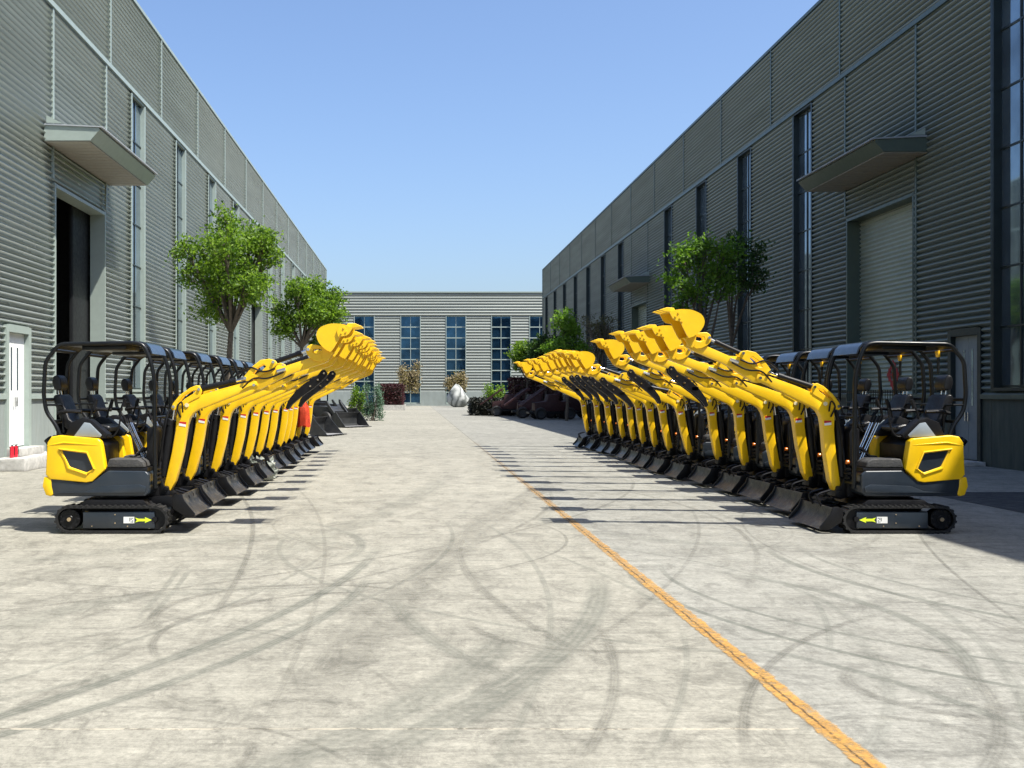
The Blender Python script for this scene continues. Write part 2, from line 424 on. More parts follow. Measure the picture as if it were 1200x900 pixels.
M['plinth_shade'] = mat('plinth_panel_shade', (0.055, 0.068, 0.055), 0.6, var=0.15, nscale=1.5, dirt=0.3, dirtcol=(0.1, 0.1, 0.09), vscale=(1, 3, 0.6))  # right wall's plinth copy, with shade painted into the colour
M['soffit'] = mat('soffit_board', (0.27, 0.25, 0.21), 0.65, var=0.08)
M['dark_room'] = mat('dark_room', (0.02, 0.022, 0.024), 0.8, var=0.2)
M['shutter'] = mat('roller_shutter', (0.40, 0.44, 0.37), 0.38, metal=0.5, var=0.06, nscale=1)
M['door_white'] = mat('white_door_paint', (0.74, 0.76, 0.74), 0.45, var=0.05, dirt=0.08)
M['door_grey'] = mat('grey_door_paint', (0.22, 0.25, 0.26), 0.45, var=0.06)
M['stone_step'] = mat('step_concrete', (0.40, 0.39, 0.36), 0.85, var=0.25, nscale=6, dirt=0.5, dirtcol=(0.2, 0.19, 0.16), bump=0.4)
M['roof'] = mat('roof_sheet', (0.3, 0.32, 0.33), 0.5)
def glass_mat(name, col, rough=0.04, met=0.75):
    m, nt, b = new_mat(name)
    p = coords(nt)
    c = ramp(nt, noise(nt, 0.6, 4, 0.6, p), [(0.3, tuple(x*0.6 for x in col)), (0.7, tuple(x*1.4 for x in col))])
    nt.links.new(c, b.inputs['Base Color']); b.inputs['Roughness'].default_value = rough
    b.inputs['Specular IOR Level'].default_value = 0.9; b.inputs['Metallic'].default_value = met
    bn = nt.nodes.new('ShaderNodeBump'); bn.inputs['Strength'].default_value = 0.08; bn.inputs['Distance'].default_value = 0.05
    nt.links.new(noise(nt, 0.8, 2, 0.5, p), bn.inputs['Height']); nt.links.new(bn.outputs[0], b.inputs['Normal'])
    return m
M['glass'] = glass_mat('window_glass', (0.20, 0.26, 0.30))
M['glass_far'] = glass_mat('far_window_glass', (0.03, 0.09, 0.17), 0.04, 0.85)

def corr(bm, u0, u1, z0, z1, face, pitch=0.14, amp=0.044, per=14, mi=0, pw=1.0):
    """corrugated sheet; face(u, z, out) -> point"""
    n = max(2, int(round((z1 - z0) / pitch * per)))
    prev = None
    for i in range(n+1):
        z = z0 + (z1 - z0) * i / n
        t = (z / pitch) % 1.0
        # trapezoid-ish round rib
        o = amp * (2 * (0.5 + 0.5*math.cos(2*math.pi*t)) ** pw - 1)
        a, b = bm.verts.new(face(u0, z, o)), bm.verts.new(face(u1, z, o))
        if prev:
            f = bm.faces.new((prev[0], prev[1], b, a)); f.material_index = mi
        prev = (a, b)

def warehouse(side, XW, wins, doors, pj, lj, label, canopies, Y0=-22.0, Y1=100.9, H=13.4, depth=28, flip_small=None):
    """side: +1 = right wall (facing -x), -1 = left wall (facing +x)"""
    TM = M['trim'] if side < 0 else M['trim_shade']; CM = M['clad'] if side < 0 else M['clad_shade']; PM = M['plinth'] if side < 0 else M['plinth_shade']  # right side takes the copies with shade painted into their colour
    root = thing('warehouse', (side * XW, 40, 0), 0, label, 'warehouse')
    ox, oy = side * XW, 40
    def P(x, y, z): return (side * x + (0 if False else 0), y - oy, z)   # local: x = depth into the building
    face = lambda u, z, o: P(-o, u, z)
    PW = 1.7 if side < 0 else 0.5
    BELT = 10.65; PL = 1.5; WB = 1.66; WT = 10.6
    def sbox(bm, x0, x1, y0, y1, z0, z1):
        a, b = sorted((side*x0, side*x1)); box(bm, a, b, y0-oy, y1-oy, z0, z1)
    # openings along y: (y0, y1, z0, z1)
    ops = sorted([(y, y+wd, WB, WT) for y, wd in wins] + [(a, b, 0.0, 6.45) for a, b in doors] + ([flip_small] if flip_small else []))
    bm = bmesh.new()
    y = Y0
    for (a, b_, z0, z1) in ops:
        if a > y: corr(bm, y, a, PL, BELT, face, pw=PW)
        if z1 < BELT: corr(bm, a, b_, z1, BELT, face, pw=PW)
        if z0 > PL: corr(bm, a, b_, PL, z0, face, pw=PW)
        y = b_
    corr(bm, y, Y1, PL, BELT, face, pw=PW)
    corr(bm, Y0, Y1, BELT, H, lambda u, z, o: P(-o-0.01, u, z), pw=PW)
    # end walls
    for ye in (Y0, Y1):
        corr(bm, 0.0, depth, 0.0, H, lambda u, z, o: P(u, ye + (o if ye > 0 else -o), z), pitch=0.28, per=4)
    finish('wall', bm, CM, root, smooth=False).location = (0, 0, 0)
    bm = bmesh.new()     # roof and back
    sbox(bm, 0.05, depth, Y0, Y1, H-0.25, H-0.1)
    sbox(bm, depth-0.2, depth, Y0, Y1, 0, H-0.1)
    finish('roof', bm, M['roof'], root, smooth=False)
    bm = bmesh.new()     # coping, belt flashing, joints
    sbox(bm, -0.07, 0.25, Y0, Y1, H-0.03, H+0.07)
    finish('coping', bm, TM, root, smooth=False)
    bm = bmesh.new()
    sbox(bm, -0.075, 0.0, Y0, Y1, BELT-0.05, BELT+0.07)
    finish('belt_flashing', bm, TM, root, smooth=False)
    bm = bmesh.new()
    sbox(bm, -0.06, 0.1, Y1-0.16, Y1+0.05, 0, H-0.04)
    finish('corner_trim', bm, TM, root, smooth=False)
    for j in pj:
        bm = bmesh.new(); sbox(bm, -0.060, -0.02, j-0.04, j+0.04, BELT+0.072, H-0.035); finish('joint_trim', bm, TM, root, smooth=False)
    for j, zb in lj:
        bm = bmesh.new(); sbox(bm, -0.050, -0.0, j-0.04, j+0.04, zb, BELT-0.055); finish('joint_trim', bm, TM, root, smooth=False)
    # plinth between the doors, with a drip flashing
    y = Y0
    gaps = sorted(list(doors) + ([flip_small[:2]] if flip_small else []))
    for (a, b_) in gaps + [(Y1, Y1)]:
        if a > y + 0.05:
            bm = bmesh.new(); bm2 = bmesh.new()
            sbox(bm, -0.015, 0.2, y, a, 0, PL - 0.05)
            sbox(bm2, -0.07, 0.05, y, a, PL-0.05, PL+0.05)
            yy = y + 1.2
            while yy < a: 
                sbox(bm, -0.019, -0.0, yy-0.01, yy+0.01, 0.02, PL-0.06); yy += 1.2
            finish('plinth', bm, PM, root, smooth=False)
            finish('drip_flashing', bm2, TM, root, smooth=False)
        y = b_
    # windows: deep reveal, mullions and panes
    D = 0.055 if side < 0 else 0.10
    TR = M['trim'] if side < 0 else M['trim_dark']  # right surrounds get a darker colour than the left to paint in shade
    wroot = None
    for (wy, wd) in wins:
        if wroot is None:
            bm = bmesh.new()
            zz0, zz1 = WB, WT
            def lb(x0, x1, y0, y1, z0, z1):
                a, b = sorted((side*x0, side*x1)); box(bm, a, b, y0, y1, z0, z1)
            lb(-0.046, D+0.1, -0.001, 0.05, zz0, zz1-0.05); lb(-0.046, D+0.1, wd-0.05, wd+0.001, zz0, zz1-0.05)
            lb(-0.06, D+0.1, -0.001, wd+0.001, zz0-0.04, zz0+0.03)
            lb(-0.03, D+0.1, 0.05, wd-0.05, zz1-0.06, zz1-0.01)
            lb(-0.050, -0.022, -0.06, 0.0, zz0, zz1-0.05); lb(-0.050, -0.022, wd, wd+0.06, zz0, zz1-0.05)
            o = finish('window_surround', bm, TR, None, smooth=False)
            bm = bmesh.new()
            def lb(x0, x1, y0, y1, z0, z1):
                a, b = sorted((side*x0, side*x1)); box(bm, a, b, y0, y1, z0, z1)
            lb(D+0.01, D+0.034, wd*0.5-0.025, wd*0.5+0.025, zz0+0.03, zz1-0.06)
            for k in range(0, 8):
                z = zz0 + 0.06 + (zz1 - zz0 - 0.15) * k / 7
                lb(D+0.01, D+0.034, 0.05, wd*0.5-0.025, z-0.02, z+0.02); lb(D+0.01, D+0.034, wd*0.5+0.025, wd-0.05, z-0.02, z+0.02)
            mu = finish('mullion', bm, M['trim_dark'], o, smooth=False)
            bm = bmesh.new()
            def lb(x0, x1, y0, y1, z0, z1):
                a, b = sorted((side*x0, side*x1)); box(bm, a, b, y0, y1, z0, z1)
            lb(D+0.035, D+0.05, 0.05, wd-0.05, zz0+0.03, zz1-0.06)
            gl = finish('pane', bm, M['glass'], o, smooth=False)
            o.parent = root; o.name = 'window'; wroot = o
            o.location = (0, wy-oy, 0)
        else:
            c = copy_tree(wroot, root); c.location = (0, wy-oy, 0)
    # big doors
    for k, (a, b_) in enumerate(doors):
        bm = bmesh.new()
        sbox(bm, -0.045, 0.36, b_-0.001, b_+0.07, 0, 6.53); sbox(bm, -0.045, 0.36, a-0.07, a+0.001, 0, 6.53)
        sbox(bm, -0.052, 0.36, a, b_, 6.43, 6.51)
        dr = finish('door_frame', bm, TM, root, smooth=False)
        if side > 0:
            bm = bmesh.new()
            corr(bm, a, b_, 0.02, 6.45, lambda u, z, o: P(0.33-o, u, z), pitch=0.12, amp=0.022)
            finish('roller_shutter', bm, M['shutter'], root, smooth=False)
        else:
            bm = bmesh.new()
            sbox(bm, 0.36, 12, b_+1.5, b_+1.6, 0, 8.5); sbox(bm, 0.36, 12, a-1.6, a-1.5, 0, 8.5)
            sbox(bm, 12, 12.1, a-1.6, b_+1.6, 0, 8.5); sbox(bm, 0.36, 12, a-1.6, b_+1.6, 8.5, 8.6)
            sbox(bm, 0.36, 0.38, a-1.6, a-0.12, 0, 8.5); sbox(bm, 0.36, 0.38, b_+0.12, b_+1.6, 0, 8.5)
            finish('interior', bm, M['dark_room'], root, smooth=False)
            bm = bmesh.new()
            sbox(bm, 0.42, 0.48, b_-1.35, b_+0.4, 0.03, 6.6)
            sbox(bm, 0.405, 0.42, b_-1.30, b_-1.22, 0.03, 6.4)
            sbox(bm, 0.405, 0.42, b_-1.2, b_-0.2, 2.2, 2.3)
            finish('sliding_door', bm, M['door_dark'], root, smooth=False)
    # canopies
    for (a, b_) in canopies:
        Pj = 1.28
        bm = bmesh.new()
        prof = [(0.0, 7.37), (-Pj+0.22, 7.37), (-Pj, 7.62), (-Pj+0.03, 7.66), (0.0, 7.72)]
        poly = [(side*x, z) for x, z in prof]
        prism(bm, poly, a-oy, b_-oy)
        cn = finish('canopy', bm, TM, root, smooth=False)
        bm = bmesh.new()
        n = 40
        for i in range(n):
            yy = a + (b_-a) * (i+0.5) / n - oy
            h = (b_-a)/n*0.28
            pp = [(side*0.0, 7.735), (side*(-Pj-0.06), 7.672), (side*(-Pj-0.06), 7.70), (side*0.0, 7.775)]
            prism(bm, pp, yy-h, yy+h)
        prism(bm, [(side*0.0, 7.722), (side*(-Pj-0.05), 7.664), (side*(-Pj-0.05), 7.676), (side*0.0, 7.734)], a-oy-0.03, b_-oy+0.03)
        finish('roof_sheet', bm, M['roof'], cn, smooth=False)
        bm = bmesh.new()
        n = 16
        for i in range(n):
            y0 = a + 0.03 + (b_-a-0.06) * i / n
            sbox(bm, -Pj+0.24, -0.0, y0, y0 + (b_-a)/n - 0.03, 7.345, 7.366)
        finish('soffit', bm, M['soffit'], cn, smooth=False)
        bm = bmesh.new()
        prism(bm, [(side*-0.05, 7.78), (side*-0.42, 7.77), (side*-0.05, 7.95)], a+0.02-oy, a+0.05-oy)
        finish('end_flashing', bm, M['trim'], cn, smooth=False)
    return root, sbox, oy

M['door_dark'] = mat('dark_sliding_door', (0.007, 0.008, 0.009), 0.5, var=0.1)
BAY = 5.87
# left warehouse: sunlit
winsL = [(31.45 + BAY*k, 1.5) for k in range(0, 12) if k not in (4,)] + [(31.45 - BAY*k, 1.5) for k in (2, 3, 4, 5, 6)]
pjL = [35.1 + BAY*k for k in range(-9, 12)]
ljL = [(24.62, 6.6), (28.85, 6.6), (54.2, 6.6), (58.5, 6.6)] + [(y, 1.56) for y in (14.0, 8.1, 2.2, -3.7, 64.5+BAY*0)]
left, sboxL, oyL = warehouse(-1, 8.5, winsL, [(24.8, 28.7), (54.4, 58.3)], pjL, ljL,
    'sunlit ribbed metal warehouse with an open dark doorway under a canopy', [(24.1, 29.3)],
    flip_small=(21.75, 23.15, 0.0, 3.0))
winsR = [(32.5 + BAY*k, 1.55) for k in range(0, 12) if k not in (4,)] + [(32.5 - BAY*k, 1.55) for k in (2, 3, 4, 5, 6)]
pjR = [30.3 + BAY*k for k in range(-8, 12)]
ljR = [(25.72, 1.56), (29.95, 6.6), (55.4, 6.6), (59.6, 6.6)] + [(y, 1.56) for y in (14.9, 9.0)]
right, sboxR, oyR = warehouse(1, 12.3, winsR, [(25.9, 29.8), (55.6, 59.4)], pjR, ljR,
    'shaded ribbed metal warehouse in shade-darkened colours with roller shutters and two canopies', [(25.2, 30.2), (54.9, 59.9)],
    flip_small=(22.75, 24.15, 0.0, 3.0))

def small_door(root, side, oy, y0, y1, zb, zt, dm, fm):
    def sb(bm, x0, x1, ya, yb, za, zc):
        a, b = sorted((side*x0, side*x1)); box(bm, a, b, ya-oy, yb-oy, za, zc)
    bm = bmesh.new()
    sb(bm, -0.06, 0.2, y0, y0+0.14, 0, zt); sb(bm, -0.06, 0.2, y1-0.14, y1, 0, zt); sb(bm, -0.06, 0.2, y0+0.14, y1-0.14, zt-0.14, zt+0.02)
    if zb > 0.1: sb(bm, -0.02, 0.2, y0+0.14, y1-0.14, 0, zb-0.02)
    fr = finish('personnel_door', bm, fm, root, smooth=False)
    mid = (y0+y1)/2
    for (a, b) in ((y0+0.145, mid-0.006), (mid+0.006, y1-0.145)):
        bm = bmesh.new()
        sb(bm, 0.05, 0.10, a, b, zb, zt-0.145)
        finish('door_leaf', bm, dm, fr, smooth=False)
    for a in (mid-0.17, mid+0.17):
        bm = bmesh.new(); sb(bm, 0.044, 0.048, a-0.035, a+0.035, zb+1.2, zt-0.45)
        finish('slot_window', bm, M['glass'], fr, smooth=False)
    for s_ in (-1, 1):
        bm = bmesh.new(); sb(bm, 0.0, 0.045, mid+s_*0.06-0.01, mid+s_*0.06+0.01, zb+0.85, zb+1.05)
        finish('door_handle', bm, M['chrome'], fr)
small_door(left, -1, oyL, 21.75, 23.15, 0.44, 3.0, M['door_white'], M['trim'])
small_door(right, 1, oyR, 22.75, 24.15, 0.10, 3.0, M['door_grey'], M['trim_dark'])

# door steps (things of their own)
st = thing('door_step', (-8.15, 22.7, 0), 0, 'pale concrete door step below the white double door', 'step')
bm = bmesh.new(); box(bm, -0.30, 0.32, -1.6, 1.35, 0, 0.26)
bmesh.ops.subdivide_edges(bm, edges=bm.edges[:], cuts=3, use_grid_fill=True)
for v in bm.verts:
    if v.co.z > 0.1: v.co.z += random.uniform(-0.012, 0.012); v.co.x += random.uniform(-.012, .012)
s1 = finish('tread', bm, M['stone_step'], st, bevel=0.02)
bm = bmesh.new(); box(bm, -0.30, -0.02, -0.95, 0.5, 0.262, 0.42)
finish('threshold', bm, M['stone_step'], st, bevel=0.01)
bm = bmesh.new(); box(bm, -0.3, 0.25, -0.9, 0.9, 0, 0.095)
o = finish('door_step', bm, M['stone_step'], bevel=0.015); o.location = (12.0, 23.45, 0)
tag(o, 'low grey concrete step below the grey door in the shade', 'step')

# ---- far building across the end of the yard
FY = 133.0
fb = thing('office_building', (0, FY, 0), 0, 'pale ribbed metal building with tall blue windows closing the end of the yard', 'building')
wf = [((p - 486) / F * FY, (q - 486) / F * FY) for p, q in ((414.9,439.0),(469.3,493.0),(522.4,546.3),(575.7,599),(620.3,645))]
for k in range(1, 9):
    wf.append((wf[4][0] + 5.6*k, wf[4][0] + 5.6*k + 2.55)); wf.insert(0, (wf[0][0] - 5.72, wf[0][0] - 5.72 + 2.55))
wf = sorted(set(wf))
bm = bmesh.new(); x = -70.0
fface = lambda u, z, o: (u, -o, z)
for a, b_ in wf + [(75, 75)]:
    corr(bm, x, a, 1.85, 11.4, fface, pitch=0.36, amp=0.06, per=6)
    x = b_
corr(bm, -70, 75, 11.4, 14.3, lambda u, z, o: (u, -o-0.08, z), pitch=0.36, amp=0.06, per=6)
finish('wall', bm, M['clad_far'], fb, smooth=False)
bm = bmesh.new(); box(bm, -70, 75, 0.2, 25, 14.0, 14.2); box(bm, -70, 75, 24.8, 25, 0, 14); box(bm, -70, -69.8, 0.2, 24.8, 0, 14); box(bm, 74.8, 75, 0.2, 24.8, 0, 14)
finish('roof', bm, M['roof'], fb, smooth=False)
bm = bmesh.new(); box(bm, -70, 75, -0.22, 0.3, 14.3, 14.45)
finish('coping', bm, M['trim'], fb, smooth=False)
x = -70
for a, b_ in wf + [(75, 75)]:
    bm = bmesh.new(); box(bm, x, a, -0.06, 0.3, 0, 1.85); x = b_
    finish('plinth', bm, M['plinth'], fb, smooth=False)
for a, b_ in wf:
    wd = b_ - a
    bm = bmesh.new()
    box(bm, a, a+0.08, -0.09, 0.4, 0.3, 11.4); box(bm, b_-0.08, b_, -0.09, 0.4, 0.3, 11.4)
    box(bm, (a+b_)/2-0.035, (a+b_)/2+0.035, 0.20, 0.30, 0.3, 11.38)
    for k in range(9):
        z = 0.35 + 11.0 * k / 8
        for (u, v_) in ((a+0.08, (a+b_)/2-0.05), ((a+b_)/2+0.05, b_-0.08)): box(bm, u, v_, 0.20, 0.29, z-0.06, z+0.06)
    wobj = finish('window', bm, M['trim'], fb, smooth=False)
    bm = bmesh.new(); box(bm, a+0.08, b_-0.08, 0.31, 0.33, 0.3, 11.38)
    finish('pane', bm, M['glass_far'], wobj, smooth=False)
    bm = bmesh.new(); box(bm, a, b_, -0.06, 0.34, 0, 0.28)
    finish('sill', bm, M['plinth'], wobj, smooth=False)

# ------------------------------------------------------------------ mini excavator
def make_excavator():
    root = thing('mini_excavator', (0, 0, 0), 0)
    # tracks
    for sy in (-1, 1):
        yc = sy * 0.40; hw = 0.10
        bm = bmesh.new()
        xa, xb, zc, ro, ri = -0.485, 0.47, 0.160, 0.150, 0.125
        def loop(r, n=12):
            pts = []
            for i in range(n+1):
                a = math.pi/2 + math.pi * i / n; pts.append((xa + r*math.cos(a), zc + r*math.sin(a)))
            for i in range(n+1):
                a = -math.pi/2 + math.pi * i / n; pts.append((xb + r*math.cos(a), zc + r*math.sin(a)))
            return pts
        prism(bm, loop(ro), yc-hw, yc+hw, hole=loop(ri))
        # lugs
        per = 2*(xb-xa) + 2*math.pi*ro; n = 44
        for i in range(n):
            s = per * i / n
            if s < (xb-xa): p = (xa + s, zc+ro, 0)
            elif s < (xb-xa) + math.pi*ro:
                a = (s-(xb-xa))/ro; p = (xb + ro*math.sin(a), zc + ro*math.cos(a), -a)
            elif s < 2*(xb-xa) + math.pi*ro: p = (xb - (s-(xb-xa)-math.pi*ro), zc-ro, math.pi)
            else:
                a = (s - 2*(xb-xa) - math.pi*ro)/ro; p = (xa - ro*math.sin(a), zc - ro*math.cos(a), math.pi - a)
            q = [(-0.016,-0.004),(0.016,-0.004),(0.010,0.012),(-0.010,0.012)]
            ca, sa = math.cos(p[2]), math.sin(p[2])
            prism(bm, [(p[0]+u*ca - v*sa, p[1]+u*sa+v*ca) for u, v in q], yc-hw-0.003, yc+hw+0.003)
        tr = finish('track', bm, M['rubber'], root, angle=25)
        # side frame
        bm = bmesh.new()
        box(bm, -0.33, 0.47, yc-0.085, yc+0.085, 0.060, 0.245)
        finish('side_panel', bm, M['slate'], tr, bevel=0.008)
        yo = sy * 0.487; yp = sy * 0.4865
        bm = bmesh.new()
        cyl(bm, (-0.485, sy*0.484, 0.16), (-0.485, sy*0.496, 0.16), 0.022, 12)
        finish('hub_bolt', bm, M['brass'], tr)
        for (x, z) in ((-0.23,0.085),(0.03,0.215),(0.17,0.085),(0.03,0.12)):
            bm = bmesh.new(); cyl(bm, (x, sy*0.484, z), (x, sy*0.492, z), 0.007, 8)
            finish('bolt', bm, M['brass'], tr)
        # drive sprocket & idler
        bm = bmesh.new()
        cyl(bm, (xa, yc-0.07, zc), (xa, yc+0.07, zc), 0.118, 20)
        for k in range(9):
            a = k * 2*math.pi/9
            box(bm, xa+0.10*math.cos(a)-0.014, xa+0.10*math.cos(a)+0.014, yc-0.082, yc+0.082, zc+0.10*math.sin(a)-0.014, zc+0.10*math.sin(a)+0.014)
        cyl(bm, (xa, yc-0.084, zc), (xa, yc+0.084, zc), 0.045, 16)
        finish('drive_sprocket', bm, M['black'], tr, bevel=0.004, seg=1)
        bm = bmesh.new()
        cyl(bm, (xb, yc-0.06, zc), (xb, yc+0.06, zc), 0.118, 20); cyl(bm, (xb, yc-0.092, zc), (xb, yc+0.092, zc), 0.03, 12)
        finish('idler_wheel', bm, M['black'], tr)
        # decals: pale notice and arrow that points forward, both sides
        ya, yb = sorted((sy*0.4855, sy*0.4885))
        bm = bmesh.new(); box(bm, 0.125, 0.245, ya, yb, 0.118, 0.19)
        finish('notice_sticker', bm, M['white'], tr, smooth=False)
        bm = bmesh.new()
        for i in range(3):
            for j in range(4):
                if (i*5+j*3) % 4: box(bm, 0.19+i*0.016, 0.20+i*0.016, min(sy*0.4887, sy*0.4895), max(sy*0.4887, sy*0.4895), 0.128+j*0.014, 0.136+j*0.014)
        finish('notice_print', bm, M['black'], tr, smooth=False)
        bm = bmesh.new()
        prism(bm, [(0.255,0.128),(0.275,0.154),(0.255,0.18),(0.295,0.168),(0.37,0.168),(0.362,0.186),(0.44,0.154),(0.362,0.122),(0.37,0.14),(0.295,0.14)], ya, yb)
        finish('arrow_sticker', bm, M['arrow'], tr, smooth=False)
    # undercarriage
    bm = bmesh.new()
    box(bm, -0.34, 0.36, -0.29, 0.29, 0.15, 0.34)
    cyl(bm, (0, 0, 0.34), (0, 0, 0.44), 0.27, 28)
    prism(bm, [(-0.40,0.30),(0.42,0.30),(0.33,0.375),(-0.30,0.375)], -0.46, 0.46)
    finish('undercarriage', bm, M['black'], root, bevel=0.01)
    # dozer blade: leans back, foot forward
    bm = bmesh.new()
    prof = [(0.885,0.02),(0.835,0.060),(0.79,0.105),(0.755,0.155),(0.735,0.205),(0.728,0.25)]
    back = [(x-0.022, z) for x, z in prof][::-1]
    prism(bm, prof + back, -0.47, 0.47)
    bl = finish('dozer_blade', bm, M['steel'], root, angle=40)
    for s in (-1, 1):
        bm = bmesh.new()
        ya, yb = sorted((s*0.471, s*0.50))
        prism(bm, [(0.62,0.24),(0.68,0.27),(0.735,0.265),(0.765,0.19),(0.885,0.045),(0.88,0.012),(0.78,0.012),(0.64,0.10)], ya, yb)
        finish('blade_end_plate', bm, M['black'], bl, bevel=0.005)
        bm = bmesh.new()
        ya, yb = sorted((s*0.17, s*0.23))
        prism(bm, [(0.25,0.20),(0.50,0.22),(0.70,0.21),(0.74,0.08),(0.50,0.10),(0.25,0.10)], ya, yb)
        finish('blade_arm', bm, M['black'], bl, bevel=0.006)
    bm = bmesh.new()
    box(bm, 0.64, 0.70, -0.40, 0.40, 0.08, 0.20)
    finish('blade_beam', bm, M['black'], bl, bevel=0.006)

    # lower skirt of the upper body
    bm = bmesh.new()
    prof = [(-0.70,0.66),(-0.735,0.60),(-0.70,0.44),(-0.66,0.415),(0.36,0.415),(0.40,0.45),(0.405,0.66),(0.36,0.70),(-0.06,0.705),(-0.24,0.58),(-0.4,0.575)]
    prism(bm, prof, -0.455, 0.455)
    sk = finish('lower_body', bm, M['slate'], root, bevel=0.022, seg=3)
    for s in (-1, 1):   # pressed ridge
        bm = bmesh.new()
        ya, yb = sorted((s*0.45, s*0.468))
        prism(bm, [(-0.64,0.455),(0.36,0.455),(0.375,0.52),(0.30,0.55),(-0.15,0.53),(-0.30,0.47)], ya, yb)
        finish('side_ridge', bm, M['slate'], sk, bevel=0.008)
    # rear counterweight
    bm = bmesh.new()
    prism(bm, [(-0.64,0.63),(-0.765,0.62),(-0.785,0.52),(-0.74,0.42),(-0.64,0.42)], -0.44, 0.44)
    finish('counterweight', bm, M['black'], root, bevel=0.02)
    for s in (-1, 1):
        bm = bmesh.new()
        ya, yb = sorted((s*0.36, s*0.462))
        prism(bm, [(-0.695,0.635),(-0.775,0.632),(-0.792,0.53),(-0.755,0.43),(-0.70,0.415),(-0.67,0.44),(-0.69,0.53)], ya, yb)
        finish('corner_guard', bm, M['yellow'], root, bevel=0.012)
    # engine hood (black) and yellow side panels with dark vent
    bm = bmesh.new()
    prism(bm, [(-0.70,0.62),(-0.755,0.70),(-0.76,1.02),(-0.70,1.10),(-0.30,1.10),(-0.16,0.98),(-0.16,0.62)], -0.40, 0.40)
    finish('engine_hood', bm, M['black'], root, bevel=0.02)
    for s in (-1, 1):
        bm = bmesh.new()
        ya, yb = sorted((s*0.36, s*0.468))
        out = [(-0.735,1.02),(-0.69,1.085),(-0.60,1.10),(-0.17,1.063),(-0.135,1.03),(-0.085,0.72),(-0.23,0.585),(-0.30,0.572),(-0.71,0.61),(-0.755,0.66)]
        hole = [(-0.575,0.932),(-0.30,0.895),(-0.228,0.725),(-0.295,0.682),(-0.485,0.748)]
        prism(bm, out, ya, yb, hole=hole)
        sp = finish('side_panel', bm, M['yellow'], root, bevel=0.014, seg=3)
        bm = bmesh.new()
        ya, yb = sorted((s*0.40, s*0.452))
        prism(bm, [(p[0]*1.0, p[1]) for p in [(-0.60,0.95),(-0.29,0.91),(-0.20,0.72),(-0.29,0.665),(-0.50,0.735)]], ya, yb)
        finish('vent', bm, M['slate'], sp, smooth=False)
        bm = bmesh.new()    # raised lip of the vent
        pts = [(-0.60, s*0.47, 0.948),(-0.29, s*0.47, 0.910),(-0.208, s*0.47, 0.722),(-0.29, s*0.47, 0.662),(-0.50, s*0.47, 0.732)]
        tube(bm, pts, 0.012, 8, closed=True)
        tube(bm, [(-0.735, s*0.462, 0.985), (-0.55, s*0.469, 1.02), (-0.17, s*0.462, 0.99)], 0.008, 6)
        finish('panel_lip', bm, M['yellow'], sp)
    # rear black grille
    bm = bmesh.new()
    prism(bm, [(-0.74,0.67),(-0.785,0.72),(-0.79,1.0),(-0.75,1.06)], -0.34, 0.34)
    finish('rear_grille', bm, M['black'], root, bevel=0.008)
    # exhaust pipe
    bm = bmesh.new()
    tube(bm, smooth_path([(-0.70,0.10,0.86),(-0.80,0.10,0.88),(-0.93,0.10,1.04)], 4, 0.08), 0.05, 16)
    finish('exhaust_pipe', bm, M['black'], root)
    # floor with mat, front step
    bm = bmesh.new(); box(bm, -0.10, 0.38, -0.44, 0.44, 0.69, 0.735); finish('floor', bm, M['black'], root, bevel=0.01)
    for s in (-1, 1):
        bm = bmesh.new(); prism(bm, [(-0.08,0.737),(0.35,0.737),(0.33,0.80),(0.27,0.835),(-0.05,0.835)], min(s*0.16, s*0.445), max(s*0.16, s*0.445))
        finish('floor_mat', bm, M['mat'], root, bevel=0.02, seg=3)
    # seat
    seat = thing('seat', (0, 0, 0)); seat.parent = root
    bm = bmesh.new(); prism(bm, [(-0.60,1.10),(-0.12,1.13),(-0.10,1.19),(-0.20,1.215),(-0.58,1.17)], -0.21, 0.21); finish('cushion', bm, M['vinyl'], seat, bevel=0.03, seg=3)
    bm = bmesh.new()
    prism(bm, [(-0.56,1.16),(-0.60,1.15),(-0.66,1.22),(-0.77,1.50),(-0.755,1.55),(-0.70,1.56),(-0.665,1.52),(-0.58,1.28),(-0.50,1.20)], -0.20, 0.20)
    finish('backrest', bm, M['vinyl'], seat, bevel=0.028, seg=3)
    bm = bmesh.new()
    prism(bm, [(-0.78,1.61),(-0.805,1.70),(-0.79,1.77),(-0.74,1.785),(-0.705,1.74),(-0.69,1.64),(-0.71,1.60)], -0.12, 0.12)
    finish('headrest', bm, M['vinyl'], seat, bevel=0.025, seg=3)
    for s in (-0.05, 0.05):
        bm = bmesh.new(); cyl(bm, (-0.74, s, 1.52), (-0.755, s, 1.64), 0.009, 8)
        finish('headrest_post', bm, M['chrome'], seat)
    for s in (-1, 1):
        bm = bmesh.new()
        tube(bm, smooth_path([(-0.70, s*0.24, 1.34), (-0.60, s*0.25, 1.37), (-0.42, s*0.25, 1.36)], 3, 0.05), 0.022, 8)
        finish('armrest', bm, M['vinyl'], seat)
    # consoles with joystick
    for s in (-1, 1):
        bm = bmesh.new()
        ya, yb = sorted((s*0.25, s*0.405))
        prism(bm, [(-0.56,1.09),(-0.10,1.06),(-0.07,1.11),(-0.26,1.27),(-0.36,1.30),(-0.50,1.24)], ya, yb)
        cs = finish('console', bm, M['black'], root, bevel=0.015)
        bm = bmesh.new()
        ya, yb = sorted((s*0.27, s*0.411))
        prism(bm, [(-0.46,1.085),(-0.16,1.075),(-0.14,1.10),(-0.275,1.235),(-0.34,1.245)], ya, yb)
        finish('console_face', bm, M['grey'], cs, bevel=0.008)
        bm = bmesh.new()
        tube(bm, smooth_path([(-0.30, s*0.33, 1.28), (-0.28, s*0.33, 1.37), (-0.25, s*0.32, 1.44)], 3, 0.04), 0.012, 8)
